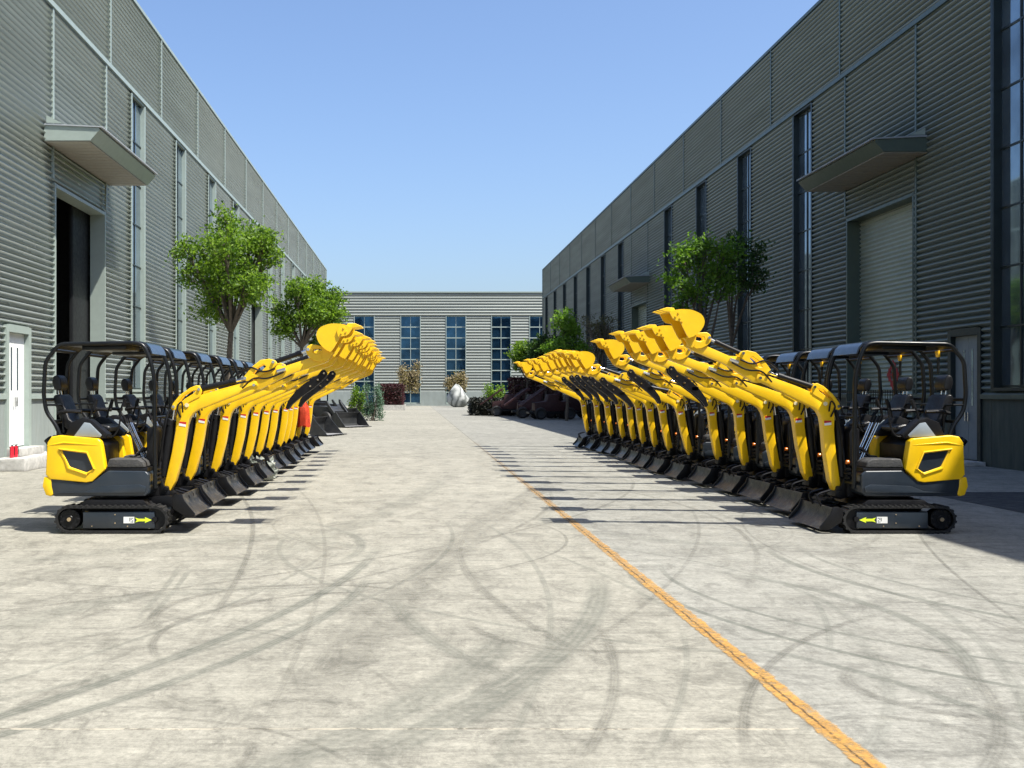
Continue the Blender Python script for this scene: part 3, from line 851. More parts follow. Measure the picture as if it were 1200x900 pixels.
        tube(bm, [(-0.256, s*0.322, 1.40), (-0.24, s*0.317, 1.46), (-0.225, s*0.317, 1.50)], 0.026, 10, r2=0.018)
        finish('joystick', bm, M['black'], cs)
        bm = bmesh.new()
        tube(bm, smooth_path([(-0.12, s*0.38, 1.10), (-0.02, s*0.39, 1.07), (0.05, s*0.39, 1.18), (0.07, s*0.39, 1.40)], 4, 0.08), 0.011, 8)
        finish('lock_lever', bm, M['black'], cs)
    # instrument box / front control pillar with chrome levers
    bm = bmesh.new()
    prism(bm, [(0.30,0.735),(0.41,0.735),(0.42,1.12),(0.38,1.20),(0.30,1.16)], -0.17, 0.17)
    finish('control_pillar', bm, M['black'], root, bevel=0.015)
    for s in (-0.10, -0.045, 0.045, 0.10):
        bm = bmesh.new()
        tube(bm, [(0.25, s, 0.80), (0.14, s, 1.04), (0.05, s*1.15, 1.24)], 0.009, 8)
        lv = finish('travel_lever', bm, M['chrome'], root)
        bm = bmesh.new()
        tube(bm, [(0.055, s*1.14, 1.23), (0.02, s*1.18, 1.31)], 0.017, 10)
        finish('grip', bm, M['black'], lv)
    for s in (-0.09, 0.09):
        bm = bmesh.new(); prism(bm, [(0.14,0.84),(0.16,0.84),(0.27,0.93),(0.25,0.95)], s-0.04, s+0.04)
        finish('foot_pedal', bm, M['black'], root)
    # roll frame
    for s in (-1, 1):
        y = s*0.385
        bm = bmesh.new()
        pts = [(-0.62,y,1.10),(-0.67,y,1.22),(-0.775,y,1.36),(-0.805,y,1.55),(-0.785,y,1.93),(-0.63,y,2.125),(0.24,y,2.14),(0.33,y,2.11),(0.40,y,1.94),(0.445,y,1.74),(0.455,y,0.50)]
        tube(bm, smooth_path(pts, 4, 0.07), 0.0235, 12)
        tube(bm, [(-0.80,y,1.44),(-0.66,y,1.44)], 0.013, 8)
        finish('roll_frame_hoop', bm, M['rops'], root)
    for (x, z, r_) in ((-0.79,1.50,0.020),(-0.70,1.25,0.02),(-0.70,2.06,0.02),(0.455,1.30,0.015),(0.44,0.55,0.022)):
        bm = bmesh.new(); cyl(bm, (x,-0.38,z), (x,0.38,z), r_, 10)
        finish('cross_bar', bm, M['rops'], root)
    for s in (-1,1):
        bm = bmesh.new(); tube(bm, smooth_path([(-0.66, s*0.38, 1.44), (-0.66, s*0.20, 1.44), (-0.64, s*0.20, 1.12)], 3, 0.05), 0.013, 8)
        finish('side_brace', bm, M['rops'], root)
    bm = bmesh.new()
    prism(bm, [(-0.66,2.085),(-0.60,2.135),(0.24,2.150),(0.24,2.128),(-0.59,2.11),(-0.65,2.07)], -0.365, 0.365)
    rf = finish('roof', bm, M['rops'], root)
    bm = bmesh.new()
    prism(bm, [(-0.40,2.06),(0.10,2.07),(0.10,2.125),(-0.40,2.115)], -0.30, 0.30)
    finish('roof_rib', bm, M['rops'], rf, bevel=0.01)
    bm = bmesh.new()
    prism(bm, [(0.20,2.152),(0.27,2.160),(0.335,2.145),(0.385,2.09),(0.41,2.02),(0.398,2.015),(0.37,2.08),(0.32,2.13),(0.20,2.135)], -0.33, 0.33)
    finish('visor', bm, M['visor'], root, angle=60)
    # beacon on a short stalk under the rear of the roof
    bm = bmesh.new(); cyl(bm, (-0.66,0.05,1.80), (-0.66,0.05,1.99), 0.016, 8)
    bc = finish('beacon_stalk', bm, M['rops'], root)
    bm = bmesh.new(); cyl(bm, (-0.66,0.05,1.99), (-0.65,0.05,2.065), 0.026, 14); finish('beacon_lens', bm, M['beacon'], bc, bevel=0.006)
    # swing post
    bm = bmesh.new()
    prism(bm, [(0.36,0.38),(0.50,0.345),(0.56,0.38),(0.55,0.45),(0.49,0.50),(0.43,0.66),(0.38,0.68),(0.36,0.60)], -0.11, 0.11)
    box(bm, 0.30, 0.44, -0.16, 0.16, 0.38, 0.62)
    for z in (0.47, 0.66): cyl(bm, (0.51 if z < 0.5 else 0.42, -0.13, z), (0.51 if z < 0.5 else 0.42, 0.13, z), 0.03, 14)
    finish('swing_post', bm, M['black'], root, bevel=0.012)
    # amber lamp + grey fitting at the front
    bm = bmesh.new(); cyl(bm, (0.42,0.16,0.78), (0.455,0.16,0.78), 0.024, 14); finish('side_lamp', bm, M['amber'], root, bevel=0.005)
    for s in (-1, 1):
        bm = bmesh.new()
        for z in (0.55, 0.60, 0.65, 0.70): cyl(bm, (0.42, s*0.20, z), (0.45, s*0.13, z), 0.015, 8)
        finish('hose_coupling', bm, M['black'], root)
    # hoses at the front
    bm = bmesh.new()
    rnd = random.Random(4)
    for k in range(9):
        y0 = rnd.uniform(-0.13, 0.13); y1 = rnd.uniform(-0.10, 0.10); dx = rnd.uniform(0.0, 0.09)
        tube(bm, smooth_path([(0.40,y0,0.66+rnd.uniform(0,0.1)),(0.36+dx,y0*1.2,0.55+rnd.uniform(0,.1)),(0.455,y1,0.95),(0.47+dx*0.4,y1,1.25),(0.53,y1*0.6,1.38)], 4, 0.12), 0.012, 6)
    finish('hose_bundle', bm, M['black'], root)
    for s in (-1, 1):
        bm = bmesh.new()
        tube(bm, smooth_path([(0.62,s*0.10,0.45),(0.80,s*0.12,0.40),(0.72,s*0.12,0.27)], 4, 0.1), 0.013, 8)
        finish('blade_hose', bm, M['black'], root)
    # --------- boom group (origins at the machine; rotated later about the boom foot)
    boomset = []
    bm = bmesh.new()
    poly = [(.47,.47),(.485,.43),(.525,.42),(.555,.45),(.60,.56),(.655,.90),(.683,1.22),(.70,1.30),(.735,1.365),(.79,1.41),(.90,1.46),(1.36,1.69),(1.42,1.70),(1.455,1.74),(1.44,1.79),(1.40,1.81),(1.35,1.787),(1.0,1.66),(.79,1.575),(.68,1.545),(.60,1.49),(.555,1.41),(.545,1.3),(.55,1.15),(.53,.9),(.49,.6)]
    prism(bm, poly, -0.062, 0.062)
    boom = finish('boom', bm, M['yellow_boom'], root, bevel=0.010); boomset.append(boom)
    for s in (-1, 1):
        bm = bmesh.new()
        ya, yb = sorted((s*0.0, s*0.075))
        prism(bm, [(.80,1.56),(.815,1.63),(.79,1.675),(.75,1.69),(.68,1.655),(.57,1.565),(.495,1.46),(.475,1.40),(.50,1.375),(.54,1.39),(.60,1.42),(.70,1.50)], s*0.045, s*0.07,
              hole=[(.75,1.63),(.68,1.615),(.60,1.55),(.55,1.47),(.575,1.47),(.64,1.53),(.72,1.59)])
        finish('cylinder_bracket', bm, M['yellow_boom'], boom, bevel=0.004, seg=1)
        bm = bmesh.new()
        ya, yb = sorted((s*0.0615, s*0.065))
        a_ = (.667, 1.19)
        prism(bm, [(.585,1.255),(.668,1.255),(.665,1.225),(.585,1.235)], ya, yb, mi=0)
        prism(bm, [(.585,1.235),(.665,1.225),(.664,1.198),(.585,1.205)], ya, yb, mi=1)
        finish('warning_sticker', bm, [M['red'], M['white']], boom, smooth=False)
        bm = bmesh.new()
        cyl(bm, (.655, s*0.060, 1.45), (.655, s*0.072, 1.45), 0.026, 6)
        finish('pin_cover', bm, M['cream'], boom, angle=20)
    for p in ((.515,.465),(1.41,1.75),(.505,1.42),(.78,1.645)):
        bm = bmesh.new(); cyl(bm, (p[0],-0.085,p[1]), (p[0],0.085,p[1]), 0.017, 12)
        finish('pivot_pin', bm, M['chrome'], boom)
    # boom cylinder (black) behind the boom
    bm = bmesh.new()
    cyl(bm, (.435,0,.60), (.475,0,1.24), 0.062, 16); cyl(bm, (.46,0,1.20),(.48,0,1.27), 0.068, 16)
    bc_ = finish('boom_cylinder', bm, M['black'], root, bevel=0.004, seg=1); boomset.append(bc_)
    bm = bmesh.new(); cyl(bm, (.484,0,1.15), (.505,0,1.41), 0.024, 12); finish('rod', bm, M['chrome'], bc_)
    # arm cylinder
    bm = bmesh.new()
    cyl(bm, (.77,0,1.645), (1.17,0,1.772), 0.034, 14); cyl(bm, (1.12,0,1.756),(1.19,0,1.778), 0.040, 14)
    ac = finish('arm_cylinder', bm, M['black'], root, bevel=0.003, seg=1); boomset.append(ac)
    bm = bmesh.new(); cyl(bm, (1.18,0,1.775), (1.31,0,1.817), 0.017, 10); finish('rod', bm, M['chrome'], ac)
    # arm
    bm = bmesh.new()
    prism(bm, [(2.24,2.10),(2.245,2.14),(2.21,2.175),(2.13,2.165),(1.76,2.005),(1.66,2.00),(1.60,1.985),(1.47,1.90),(1.40,1.81),(1.37,1.765),(1.38,1.715),(1.42,1.69),(1.48,1.70),(1.56,1.755),(1.68,1.83),(1.82,1.915),(2.20,2.075)], -0.045, 0.045)
    arm = finish('arm', bm, M['yellow_boom'], root, bevel=0.008); boomset.append(arm)
    for s in (-1, 1):
        bm = bmesh.new()
        prism(bm, [(1.62,1.97),(1.66,2.02),(1.63,2.055),(1.56,2.068),(1.46,2.045),(1.37,1.96),(1.29,1.845),(1.285,1.80),(1.32,1.785),(1.38,1.80),(1.47,1.86)], s*0.046, s*0.07,
              hole=[(1.53,1.975),(1.50,2.0),(1.43,1.95),(1.385,1.875),(1.42,1.875),(1.49,1.925)])
        finish('arm_bracket', bm, M['yellow_boom'], arm, bevel=0.004, seg=1)
        for p in ((1.30,1.82),(1.61,2.035),(2.21,2.13),(2.0,2.215)):
            bm = bmesh.new(); cyl(bm, (p[0], s*0.05, p[1]), (p[0], s*0.09, p[1]), 0.018, 10)
            finish('pivot_pin', bm, M['chrome'], arm)
        for pth, rd in (([(1.28,s*0.08,1.70),(1.40,s*0.10,1.84),(1.56,s*0.09,1.83),(1.74,s*0.07,1.93)], 0.12),
                    ([(0.62,s*0.085,1.36),(0.60,s*0.09,1.50),(0.54,s*0.09,1.42),(0.60,s*0.085,1.30)], 0.05),
                    ([(1.18,s*0.03,1.84),(1.34,s*0.07,1.97),(1.50,s*0.08,1.90),(1.64,s*0.07,1.96)], 0.1)):
            bm = bmesh.new(); tube(bm, smooth_path(pth, 5, rd), 0.010, 6)
            finish('hose', bm, M['black'], arm)
        bm = bmesh.new()
        cyl(bm, (1.66, s*0.05, 1.93), (1.76, s*0.055, 1.965), 0.024, 8)
        finish('hose_coupling', bm, M['chrome'], arm)
    # bucket cylinder
    bm = bmesh.new(); cyl(bm, (1.61,0,2.035), (1.90,0,2.165), 0.029, 14); cyl(bm, (1.87,0,2.152),(1.92,0,2.174), 0.034, 14)
    bcy = finish('bucket_cylinder', bm, M['black'], root, bevel=0.003, seg=1); boomset.append(bcy)
    bm = bmesh.new(); cyl(bm, (1.91,0,2.170), (2.0,0,2.215), 0.015, 10); finish('rod', bm, M['chrome'], bcy)
    # bucket link: two rounded loops
    bm = bmesh.new()
    for s in (-1, 1):
        prism(bm, [(1.975,2.20),(1.985,2.25),(2.03,2.278),(2.10,2.275),(2.19,2.262),(2.235,2.235),(2.235,2.20),(2.20,2.165),(2.19,2.11),(2.15,2.085),(2.09,2.09),(2.02,2.125),(1.985,2.165)], s*0.048, s*0.072,
              hole=[(2.05,2.195),(2.06,2.225),(2.12,2.235),(2.17,2.225),(2.16,2.185),(2.10,2.17)])
    lk = finish('bucket_link', bm, M['yellow_boom'], root, bevel=0.006, seg=1); boomset.append(lk)
    # bucket
    bm = bmesh.new()
    sh = smooth_path([(2.49,0,2.515),(2.36,0,2.535),(2.24,0,2.530),(2.12,0,2.475),(2.085,0,2.385),(2.13,0,2.29),(2.215,0,2.222),(2.275,0,2.205)], 3, 0.05)
    sh = [(p.x, p.z) for p in sh]
    inner = []
    for i, p in enumerate(sh):
        a = sh[max(0, i-1)]; b_ = sh[min(len(sh)-1, i+1)]
        t = Vector((b_[0]-a[0], b_[1]-a[1])).normalized(); nrm = Vector((-t.y, t.x))
        inner.append((p[0] + nrm.x*0.014, p[1] + nrm.y*0.014))
    W = 0.205
    prism(bm, sh + inner[::-1], -W, W)
    for s in (-1, 1):
        ya, yb = sorted((s*(W-0.001), s*(W+0.014)))
        prism(bm, sh + [(2.30,2.24),(2.345,2.33),(2.37,2.39),(2.42,2.45)], ya, yb)
    bk = finish('bucket', bm, M['yellow_boom'], root, angle=40); boomset.append(bk)
    for s in (-1, 1):
        bm = bmesh.new()
        ya, yb = sorted((s*(W+0.015), s*(W+0.032)))
        prism(bm, [(2.505,2.505),(2.35,2.528),(2.325,2.45),(2.345,2.385),(2.435,2.405),(2.465,2.43)], ya, yb)
        for (x, z) in ((2.40,2.49),(2.38,2.43),(2.43,2.45)): cyl(bm, (x, s*(W+0.03), z), (x, s*(W+0.042), z), 0.012, 6)
        finish('side_cutter', bm, M['yellow_boom'], bk)
    for y in (-0.165, 0.0, 0.165):
        bm = bmesh.new()
        prism(bm, [(2.42,2.505),(2.44,2.55),(2.52,2.556),(2.61,2.528),(2.53,2.505)], y-0.032, y+0.032)
        finish('tooth', bm, M['yellow_boom'], bk, bevel=0.004, seg=1)
    for s in (-1, 1):
        bm = bmesh.new(); prism(bm, [(2.17,2.12),(2.205,2.095),(2.25,2.12),(2.30,2.21),(2.22,2.26),(2.15,2.29)], s*0.075, s*0.095)
        finish('bucket_ear', bm, M['yellow_boom'], bk, bevel=0.004, seg=1)
    bm = bmesh.new()
    for s in (-1, 1):
        prism(bm, [(2.02,1.99),(1.99,2.03),(1.94,2.02),(1.88,1.93),(1.72,1.82),(1.60,1.70),(1.50,1.55),(1.47,1.44),(1.51,1.42),(1.56,1.50),(1.68,1.62),(1.83,1.74),(1.95,1.86),(2.01,1.93)], min(s*0.035, s*0.075), max(s*0.035, s*0.075))
    box(bm, 1.60, 1.70, -0.075, 0.075, 1.66, 1.72)
    th = finish('thumb', bm, M['black'], root, bevel=0.006, seg=1); boomset.append(th)
    for p in ((1.98,1.98),(1.90,1.88),(1.80,1.78)):
        bm = bmesh.new(); cyl(bm, (p[0],-0.085,p[1]), (p[0],0.085,p[1]), 0.014, 10); finish('pivot_pin', bm, M['chrome'], th)
    for o in boomset: o['boomset'] = 1
    return root

M['beacon'] = mat('beacon_lens', (0.85, 0.48, 0.01), 0.25, var=0.05, coat=0.5)
M['cream'] = mat('cream_cap', (0.72, 0.62, 0.36), 0.5, var=0.05)

def pose(root, ang, lift):
    piv = Vector((0.515, 0, 0.465))
    Mx = Matrix.Translation(piv) @ Matrix.Rotation(R(ang), 4, 'Y') @ Matrix.Translation(-piv)
    for ch in root.children:
        if ch.get('boomset'): ch.matrix_local = Mx
        if ch.name.startswith('dozer_blade'): ch.location = (0.04 if lift > .05 else 0.0, 0, lift)

proto = make_excavator()
ORD = ['first', 'second', 'third', 'fourth', 'fifth', 'sixth', 'seventh', 'eighth', 'ninth', 'tenth', 'eleventh', 'twelfth', 'thirteenth', 'fourteenth']
RX = [0, .21, .28, .28, .27, .15, .12, .16, .22, .29, .32, .29, .24, .12]
RA = [0, 3, 2.6, 0.5, 1.8, 6.0, 4.0, 2.0, 1.5, 1.0, 1.5, 2.0, 1.0, 1.8]
LX = [0, -.07, -.01, .02, 0, -.02, -.03, 0, -.06, -.10, -.10, -.02]
LA = [5, 5.2, 4.6, 3.9, 3.6, 3.8, 2.8, 2.4, 2.4, 1.6, 1.2, 0.6]
excs = []
for side, xs, an in (('right', RX, RA), ('left', LX, LA)):
    for i, dx in enumerate(xs):
        o = proto if not excs else copy_tree(proto)
        excs.append(o)
        if side == 'right':
            o.location = (5.41 + dx, 12.24 + 1.40*i, 0); o.rotation_euler = (0, 0, math.pi + R(random.uniform(-1.0, 1.0) * (i > 0)))
            pose(o, an[i], 0.06 + random.uniform(-0.03, 0.02))
            lab = 'yellow mini excavator, %s from the open near end of the row along the shaded warehouse' % ORD[i]
            grp = 'mini excavators along the shaded warehouse'
        else:
            for ch in list(o.children):
                if ch.name.startswith('beacon_stalk'):
                    for g_ in list(ch.children): bpy.data.objects.remove(g_)
                    bpy.data.objects.remove(ch)
            o.location = (-3.38 + dx, 12.24 + 1.43*i, 0); o.rotation_euler = (0, 0, R(random.uniform(-1.0, 1.0) * (i > 0)))
            pose(o, an[i], 0.16 + random.uniform(-0.02, 0.02))
            lab = 'yellow mini excavator, %s from the open near end of the row along the sunlit warehouse' % ORD[i]
            grp = 'mini excavators along the sunlit warehouse'
        wh = 'shaded' if side == 'right' else 'sunlit'
        if i == 0: lab = 'yellow mini excavator at the open near end of the row along the %s warehouse' % wh
        if i == len(xs)-1: lab = 'yellow mini excavator at the far end of the row along the %s warehouse' % wh
        if i == 5 and side == 'right': lab = 'sixth mini excavator along the shaded warehouse, its bucket held lower than its near neighbours'
        if i == 10 and side == 'left': lab = 'yellow mini excavator with an orange-red jacket draped over its boom'
        tag(o, lab, 'mini excavator', grp)
for k, o in enumerate(excs):       # the folding thumb is on some machines only
    if k not in (2, 4, 5, 6, 7, 8, 9, 10, 16, 17):
        for ch in list(o.children):
            if ch.name.startswith('thumb'):
                for g_ in list(ch.children): bpy.data.objects.remove(g_)
                bpy.data.objects.remove(ch)
for o in bpy.data.objects:
    if 'boomset' in o: del o['boomset']

# ------------------------------------------------------------------ trees and plants
def leaf_mat(name, c0, c1, trans=0.35):
    m, nt, b = new_mat(name)
    g = nt.nodes.new('ShaderNodeNewGeometry')
    c = ramp(nt, g.outputs['Random Per Island'], [(0.0, c0), (1.0, c1)])
    nt.links.new(c, b.inputs['Base Color']); b.inputs['Roughness'].default_value = 0.5
    b.inputs['Specular IOR Level'].default_value = 0.3
    t = nt.nodes.new('ShaderNodeBsdfTranslucent'); nt.links.new(mixc(nt, 1.0, c, (1.6, 1.7, 0.7), 'MULTIPLY'), t.inputs[0])
    mx = nt.nodes.new('ShaderNodeMixShader'); mx.inputs[0].default_value = trans
    nt.links.new(b.outputs[0], mx.inputs[1]); nt.links.new(t.outputs[0], mx.inputs[2])
    nt.links.new(mx.outputs[0], nt.nodes['Material Output'].inputs['Surface'])
    return m
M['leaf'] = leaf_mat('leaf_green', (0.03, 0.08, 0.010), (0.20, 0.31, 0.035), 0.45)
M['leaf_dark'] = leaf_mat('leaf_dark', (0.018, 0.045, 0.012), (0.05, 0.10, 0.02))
M['leaf_bright'] = leaf_mat('leaf_bright', (0.08, 0.17, 0.02), (0.16, 0.27, 0.04), 0.45)
M['leaf_blue'] = leaf_mat('leaf_bluegreen', (0.05, 0.11, 0.07), (0.13, 0.21, 0.15), 0.2)
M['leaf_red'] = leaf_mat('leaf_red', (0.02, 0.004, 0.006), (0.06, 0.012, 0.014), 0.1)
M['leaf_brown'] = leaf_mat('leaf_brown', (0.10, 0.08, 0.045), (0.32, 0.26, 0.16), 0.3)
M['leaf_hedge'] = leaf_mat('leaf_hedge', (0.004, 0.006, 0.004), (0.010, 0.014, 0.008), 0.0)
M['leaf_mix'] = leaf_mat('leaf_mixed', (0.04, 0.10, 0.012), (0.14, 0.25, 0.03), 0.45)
M['leaf_bare'] = leaf_mat('leaf_half_bare', (0.04, 0.035, 0.022), (0.10, 0.10, 0.045), 0.3)
M['bark'] = mat('bark', (0.10, 0.08, 0.06), 0.85, var=0.35, nscale=12, bump=0.8, bscale=30)

def leaf(bm, p, s, rnd, up=0.4, long=1.5):
    n = Vector((rnd.gauss(0,1), rnd.gauss(0,1), rnd.gauss(0,1)+up)).normalized()
    a = n.orthogonal().normalized(); a.rotate(Matrix.Rotation(rnd.uniform(0, 6.28), 3, n)); b = n.cross(a)
    L = s * long
    v = [bm.verts.new(p + q) for q in (a*-L*0.5, b*s*0.42 + n*s*0.1, a*L*0.5, b*-s*0.42 + n*s*0.1)]
    bm.faces.new(v)

def tree(loc, h, trunk_h, blobs, leaf_m, label, n_leaf=5000, ls=0.075, seed=1, tr=0.09, stems=1, name='tree', cat='tree', group=None, lean=0.15, spray=0.30):
    rnd = random.Random(seed)
    root = thing(name, loc, 0, label, cat, group)
    bm = bmesh.new()
    for st_ in range(stems):
        off = Vector((rnd.uniform(-0.18, 0.18)*(stems > 1), rnd.uniform(-0.18, 0.18)*(stems > 1), 0))
        fork = off*1.6 + Vector((rnd.uniform(-lean, lean), rnd.uniform(-lean, lean), trunk_h))
        tube(bm, smooth_path([off + Vector((0,0,-0.05)), off + Vector((rnd.uniform(-.05,.05), 0, trunk_h*0.5)), fork], 3, trunk_h*0.4), tr, 9, r2=tr*0.7)
        mine = [b for i, b in enumerate(blobs) if i % stems == st_] if stems > 1 else blobs
        for (c, r) in mine:
            c = Vector(c)
            mid = fork.lerp(c, 0.5) + Vector((rnd.uniform(-.12,.12), rnd.uniform(-.12,.12), rnd.uniform(-.05,.2)))
            tube(bm, smooth_path([fork, mid, c], 3, 0.4), tr*0.5, 6, r2=tr*0.14)
            for k in range(7):
                d = Vector((rnd.gauss(0,1), rnd.gauss(0,1), rnd.gauss(0,0.9))).normalized() * r * rnd.uniform(0.6, 0.95)
                s0 = mid.lerp(c, rnd.uniform(0.2, 1.0))
                tube(bm, [s0, s0.lerp(c+d, 0.5) + Vector((0,0,0.05)), c + d], tr*0.16, 4, r2=tr*0.05)
    finish('trunk', bm, M['bark'], root)
    bm = bmesh.new()
    tot = sum(r**2 for _, r in blobs)
    for (c, r) in blobs:
        c = Vector(c); n = int(n_leaf * r**2 / tot); ncl = max(5, int(n / 16))
        for k in range(ncl):
            d = Vector((rnd.gauss(0,1), rnd.gauss(0,1), rnd.gauss(0,1))).normalized()
            rad = r * (rnd.random() ** 0.42) * rnd.uniform(0.75, 1.12)
            cc = c + Vector((d.x, d.y, d.z*0.85)) * rad
            cs = rnd.uniform(0.5, 1.3) * spray * 0.5
            for q in range(rnd.randint(10, 22)):
                leaf(bm, cc + Vector((rnd.gauss(0,cs), rnd.gauss(0,cs), rnd.gauss(0,cs*0.7))), ls*rnd.uniform(0.7, 1.3), rnd)
    finish('crown', bm, leaf_m, root, smooth=False)
    return root

def blobs_for(cx, cz, rx, rz, n, seed, r0=0.55, r1=0.95, ry=None):
    rnd = random.Random(seed); out = []
    ry = ry or rx
    for i in range(n):
        while True:
            d = Vector((rnd.uniform(-1,1), rnd.uniform(-1,1), rnd.uniform(-1,1)))
            if 0.15 < d.length < 1: break
        r = rnd.uniform(r0, r1)
        out.append(((cx + d.x*max(0.1, rx-r*0.7), d.y*max(0.1, ry-r*0.7), cz + d.z*max(0.1, rz-r*0.7)), r))
    return out

def at(px, Y): return (px - 486) / F * Y
def zat(py, Y): return CH + (461 - py) / F * Y

Y = 33.5
tree((at(266, Y), Y, 0), 7.6, 3.5, blobs_for(-0.25, 5.75, 2.0, 1.95, 20, 3, 0.45, 0.85), M['leaf'],
     'large round leafy tree with one trunk before the sunlit warehouse', 15000, 0.08, 11, 0.12)
Y = 54
tree((at(353, Y), Y, 0), 8.0, 3.9, blobs_for(0.3, 6.0, 1.9, 2.05, 15, 5, 0.6, 1.0) + [((-0.9,0,4.9),0.75),((-1.1,0,5.9),0.7),((0.9,0.2,4.3),0.6)], M['leaf'],
     'smaller leafy forked tree by the sunlit warehouse, just behind the raised buckets', 15000, 0.105, 12, 0.12, stems=2)
Y = 31.5
tree((at(832, Y), Y, 0), 6.4, 2.6, [((-0.75,0,5.6),0.5),((-0.9,0.2,5.0),0.5),((-0.5,-0.2,4.6),0.5),((-0.35,0.1,5.9),0.45),((0.1,0.1,5.3),0.6),((0.5,0,5.9),0.5),((0.35,0,4.8),0.55),((-0.95,0,4.2),0.3),((-0.1,0,6.0),0.35)], M['leaf_mix'],
     'slender many-stemmed tree with a bright half-sunlit crown before the shaded warehouse', 4000, 0.08, 13, 0.10, stems=3)
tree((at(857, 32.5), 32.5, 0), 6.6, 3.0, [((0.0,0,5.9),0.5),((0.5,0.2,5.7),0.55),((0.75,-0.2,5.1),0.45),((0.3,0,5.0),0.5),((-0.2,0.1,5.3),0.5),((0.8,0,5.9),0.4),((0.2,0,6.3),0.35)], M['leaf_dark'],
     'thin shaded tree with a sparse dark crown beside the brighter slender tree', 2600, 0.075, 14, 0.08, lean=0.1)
Y = 60
tree((at(664, Y), Y, 0), 6.9, 2.0, blobs_for(-0.1, 4.6, 1.4, 2.2, 12, 8, 0.55, 0.85), M['leaf_bright'],
     'bushy bright green tree behind the raised buckets by the shaded warehouse', 7000, 0.11, 15, 0.10)
Y = 55
tree((at(706, Y), Y, 0), 6.6, 1.6, blobs_for(0.0, 4.9, 1.15, 1.9, 11, 9, 0.5, 0.8), M['leaf_bare'],
     'brownish half-bare tree against the shaded warehouse beside the bushy bright one', 1900, 0.08, 16, 0.12, stems=3)
Y = 76
tree((at(616, Y), Y, 0), 6.2, 2.4, blobs_for(-0.1, 4.5, 1.45, 1.6, 10, 10, 0.55, 0.85), M['leaf'],
     'small green tree whose thin trunk stands against the far building', 5000, 0.12, 17, 0.10)
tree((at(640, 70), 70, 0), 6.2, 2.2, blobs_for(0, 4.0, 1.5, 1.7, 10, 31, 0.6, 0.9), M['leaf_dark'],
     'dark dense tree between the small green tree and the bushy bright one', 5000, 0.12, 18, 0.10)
# shrubs near the far building
def shrub(px, Y, w, h, lm, label, n=1800, ls=0.09, seed=1, name='shrub', cat='shrub', dpt=None, base=0.0, group=None):
    rnd = random.Random(seed)
    root = thing(name, (at(px, Y), Y, 0), 0, label, cat, group)
    bm = bmesh.new()
    for k in range(7):
        tube(bm, [(rnd.uniform(-.15,.15)*w, rnd.uniform(-.15,.15)*w, base), (rnd.uniform(-.4,.4)*w, rnd.uniform(-.3,.3)*w, base+(h-base)*0.75)], 0.03, 5, r2=0.012)
    finish('stem', bm, M['bark'], root)
    bm = bmesh.new()
    lobes = [(rnd.uniform(-.42,.42)*w, rnd.uniform(-.3,.3)*(dpt or w), base + rnd.uniform(.15,.85)*(h-base)) for _ in range(12)]
    for k in range(n):
        c = rnd.choice(lobes); t = 1 - abs(c[2]/h - 0.5)
        leaf(bm, Vector((c[0]+rnd.gauss(0,w*0.11), c[1]+rnd.gauss(0,w*0.11), max(base+0.03, c[2]+rnd.gauss(0,h*0.10)))), ls*rnd.uniform(0.7,1.3), rnd)
    finish('foliage', bm, lm, root, smooth=False)
    return root
shrub(437, 60, 1.0, 2.1, M['leaf_blue'], 'blue-green conical conifer shrub at the end of the black loader buckets', 4200, 0.06, 21)
shrub(418, 66, 1.0, 2.0, M['leaf'], 'small leafy green shrub just beside the blue-green shrub', 2200, 0.08, 22)
shrub(480, 127, 2.6, 5.2, M['leaf_brown'], 'tall dry brown shrub before the second blue window of the far building', 2600, 0.16, 23, 'dry_shrub', base=1.6)
shrub(534, 128, 2.5, 4.0, M['leaf_brown'], 'dry brown shrub behind the pale boulder', 2200, 0.16, 24, 'dry_shrub', base=1.0)
shrub(583, 118, 2.6, 3.0, M['leaf'], 'low green shrub at a blue window between boulder and dark hedge', 2000, 0.15, 25)

def hedge(name, x0, x1, y0, y1, h, lm, label, n, ls, seed, kerb=0.0):
    root = thing(name, ((x0+x1)/2, (y0+y1)/2, 0), 0, label, 'hedge')
    rnd = random.Random(seed); hx, hy = (x1-x0)/2, (y1-y0)/2
    bm = bmesh.new(); box(bm, -hx+0.15, hx-0.15, -hy+0.15, hy-0.15, kerb*0.5, h-0.15); finish('twig_core', bm, M['bark'], root)
    bm = bmesh.new()
    for k in range(n):
        f = rnd.random()
        if f < 0.35: p = Vector((rnd.uniform(-hx, hx), rnd.uniform(-hy, hy), h + rnd.gauss(0, 0.06)))
        elif f < 0.7: p = Vector((rnd.uniform(-hx, hx), -hy + rnd.gauss(0, 0.08), rnd.uniform(kerb, h)))
        else: p = Vector((rnd.choice((-hx, hx)) + rnd.gauss(0, 0.08), rnd.uniform(-hy, hy), rnd.uniform(kerb, h)))
        leaf(bm, p, ls*rnd.uniform(0.7, 1.3), rnd)
    finish('foliage', bm, lm, root, smooth=False)
    if kerb > 0:
        bm = bmesh.new(); a, b_ = 0.25, 0.1
        for (p, q, r_, s_) in ((-hx-a, hx+a, -hy-a, -hy-b_), (-hx-a, hx+a, hy+b_, hy+a), (-hx-a, -hx-b_, -hy-b_, hy+b_), (hx+b_, hx+a, -hy-b_, hy+b_)):
            box(bm, p, q, r_, s_, 0, kerb)
        finish('kerb', bm, M['stone_step'], root, smooth=False)
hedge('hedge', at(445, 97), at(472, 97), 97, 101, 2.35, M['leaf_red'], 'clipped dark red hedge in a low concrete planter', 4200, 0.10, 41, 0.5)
hedge('hedge', at(553, 74), at(602, 74), 74, 77, 1.15, M['leaf_hedge'], 'low black-green clipped hedge at the shadow edge before the red machines', 5200, 0.09, 42)

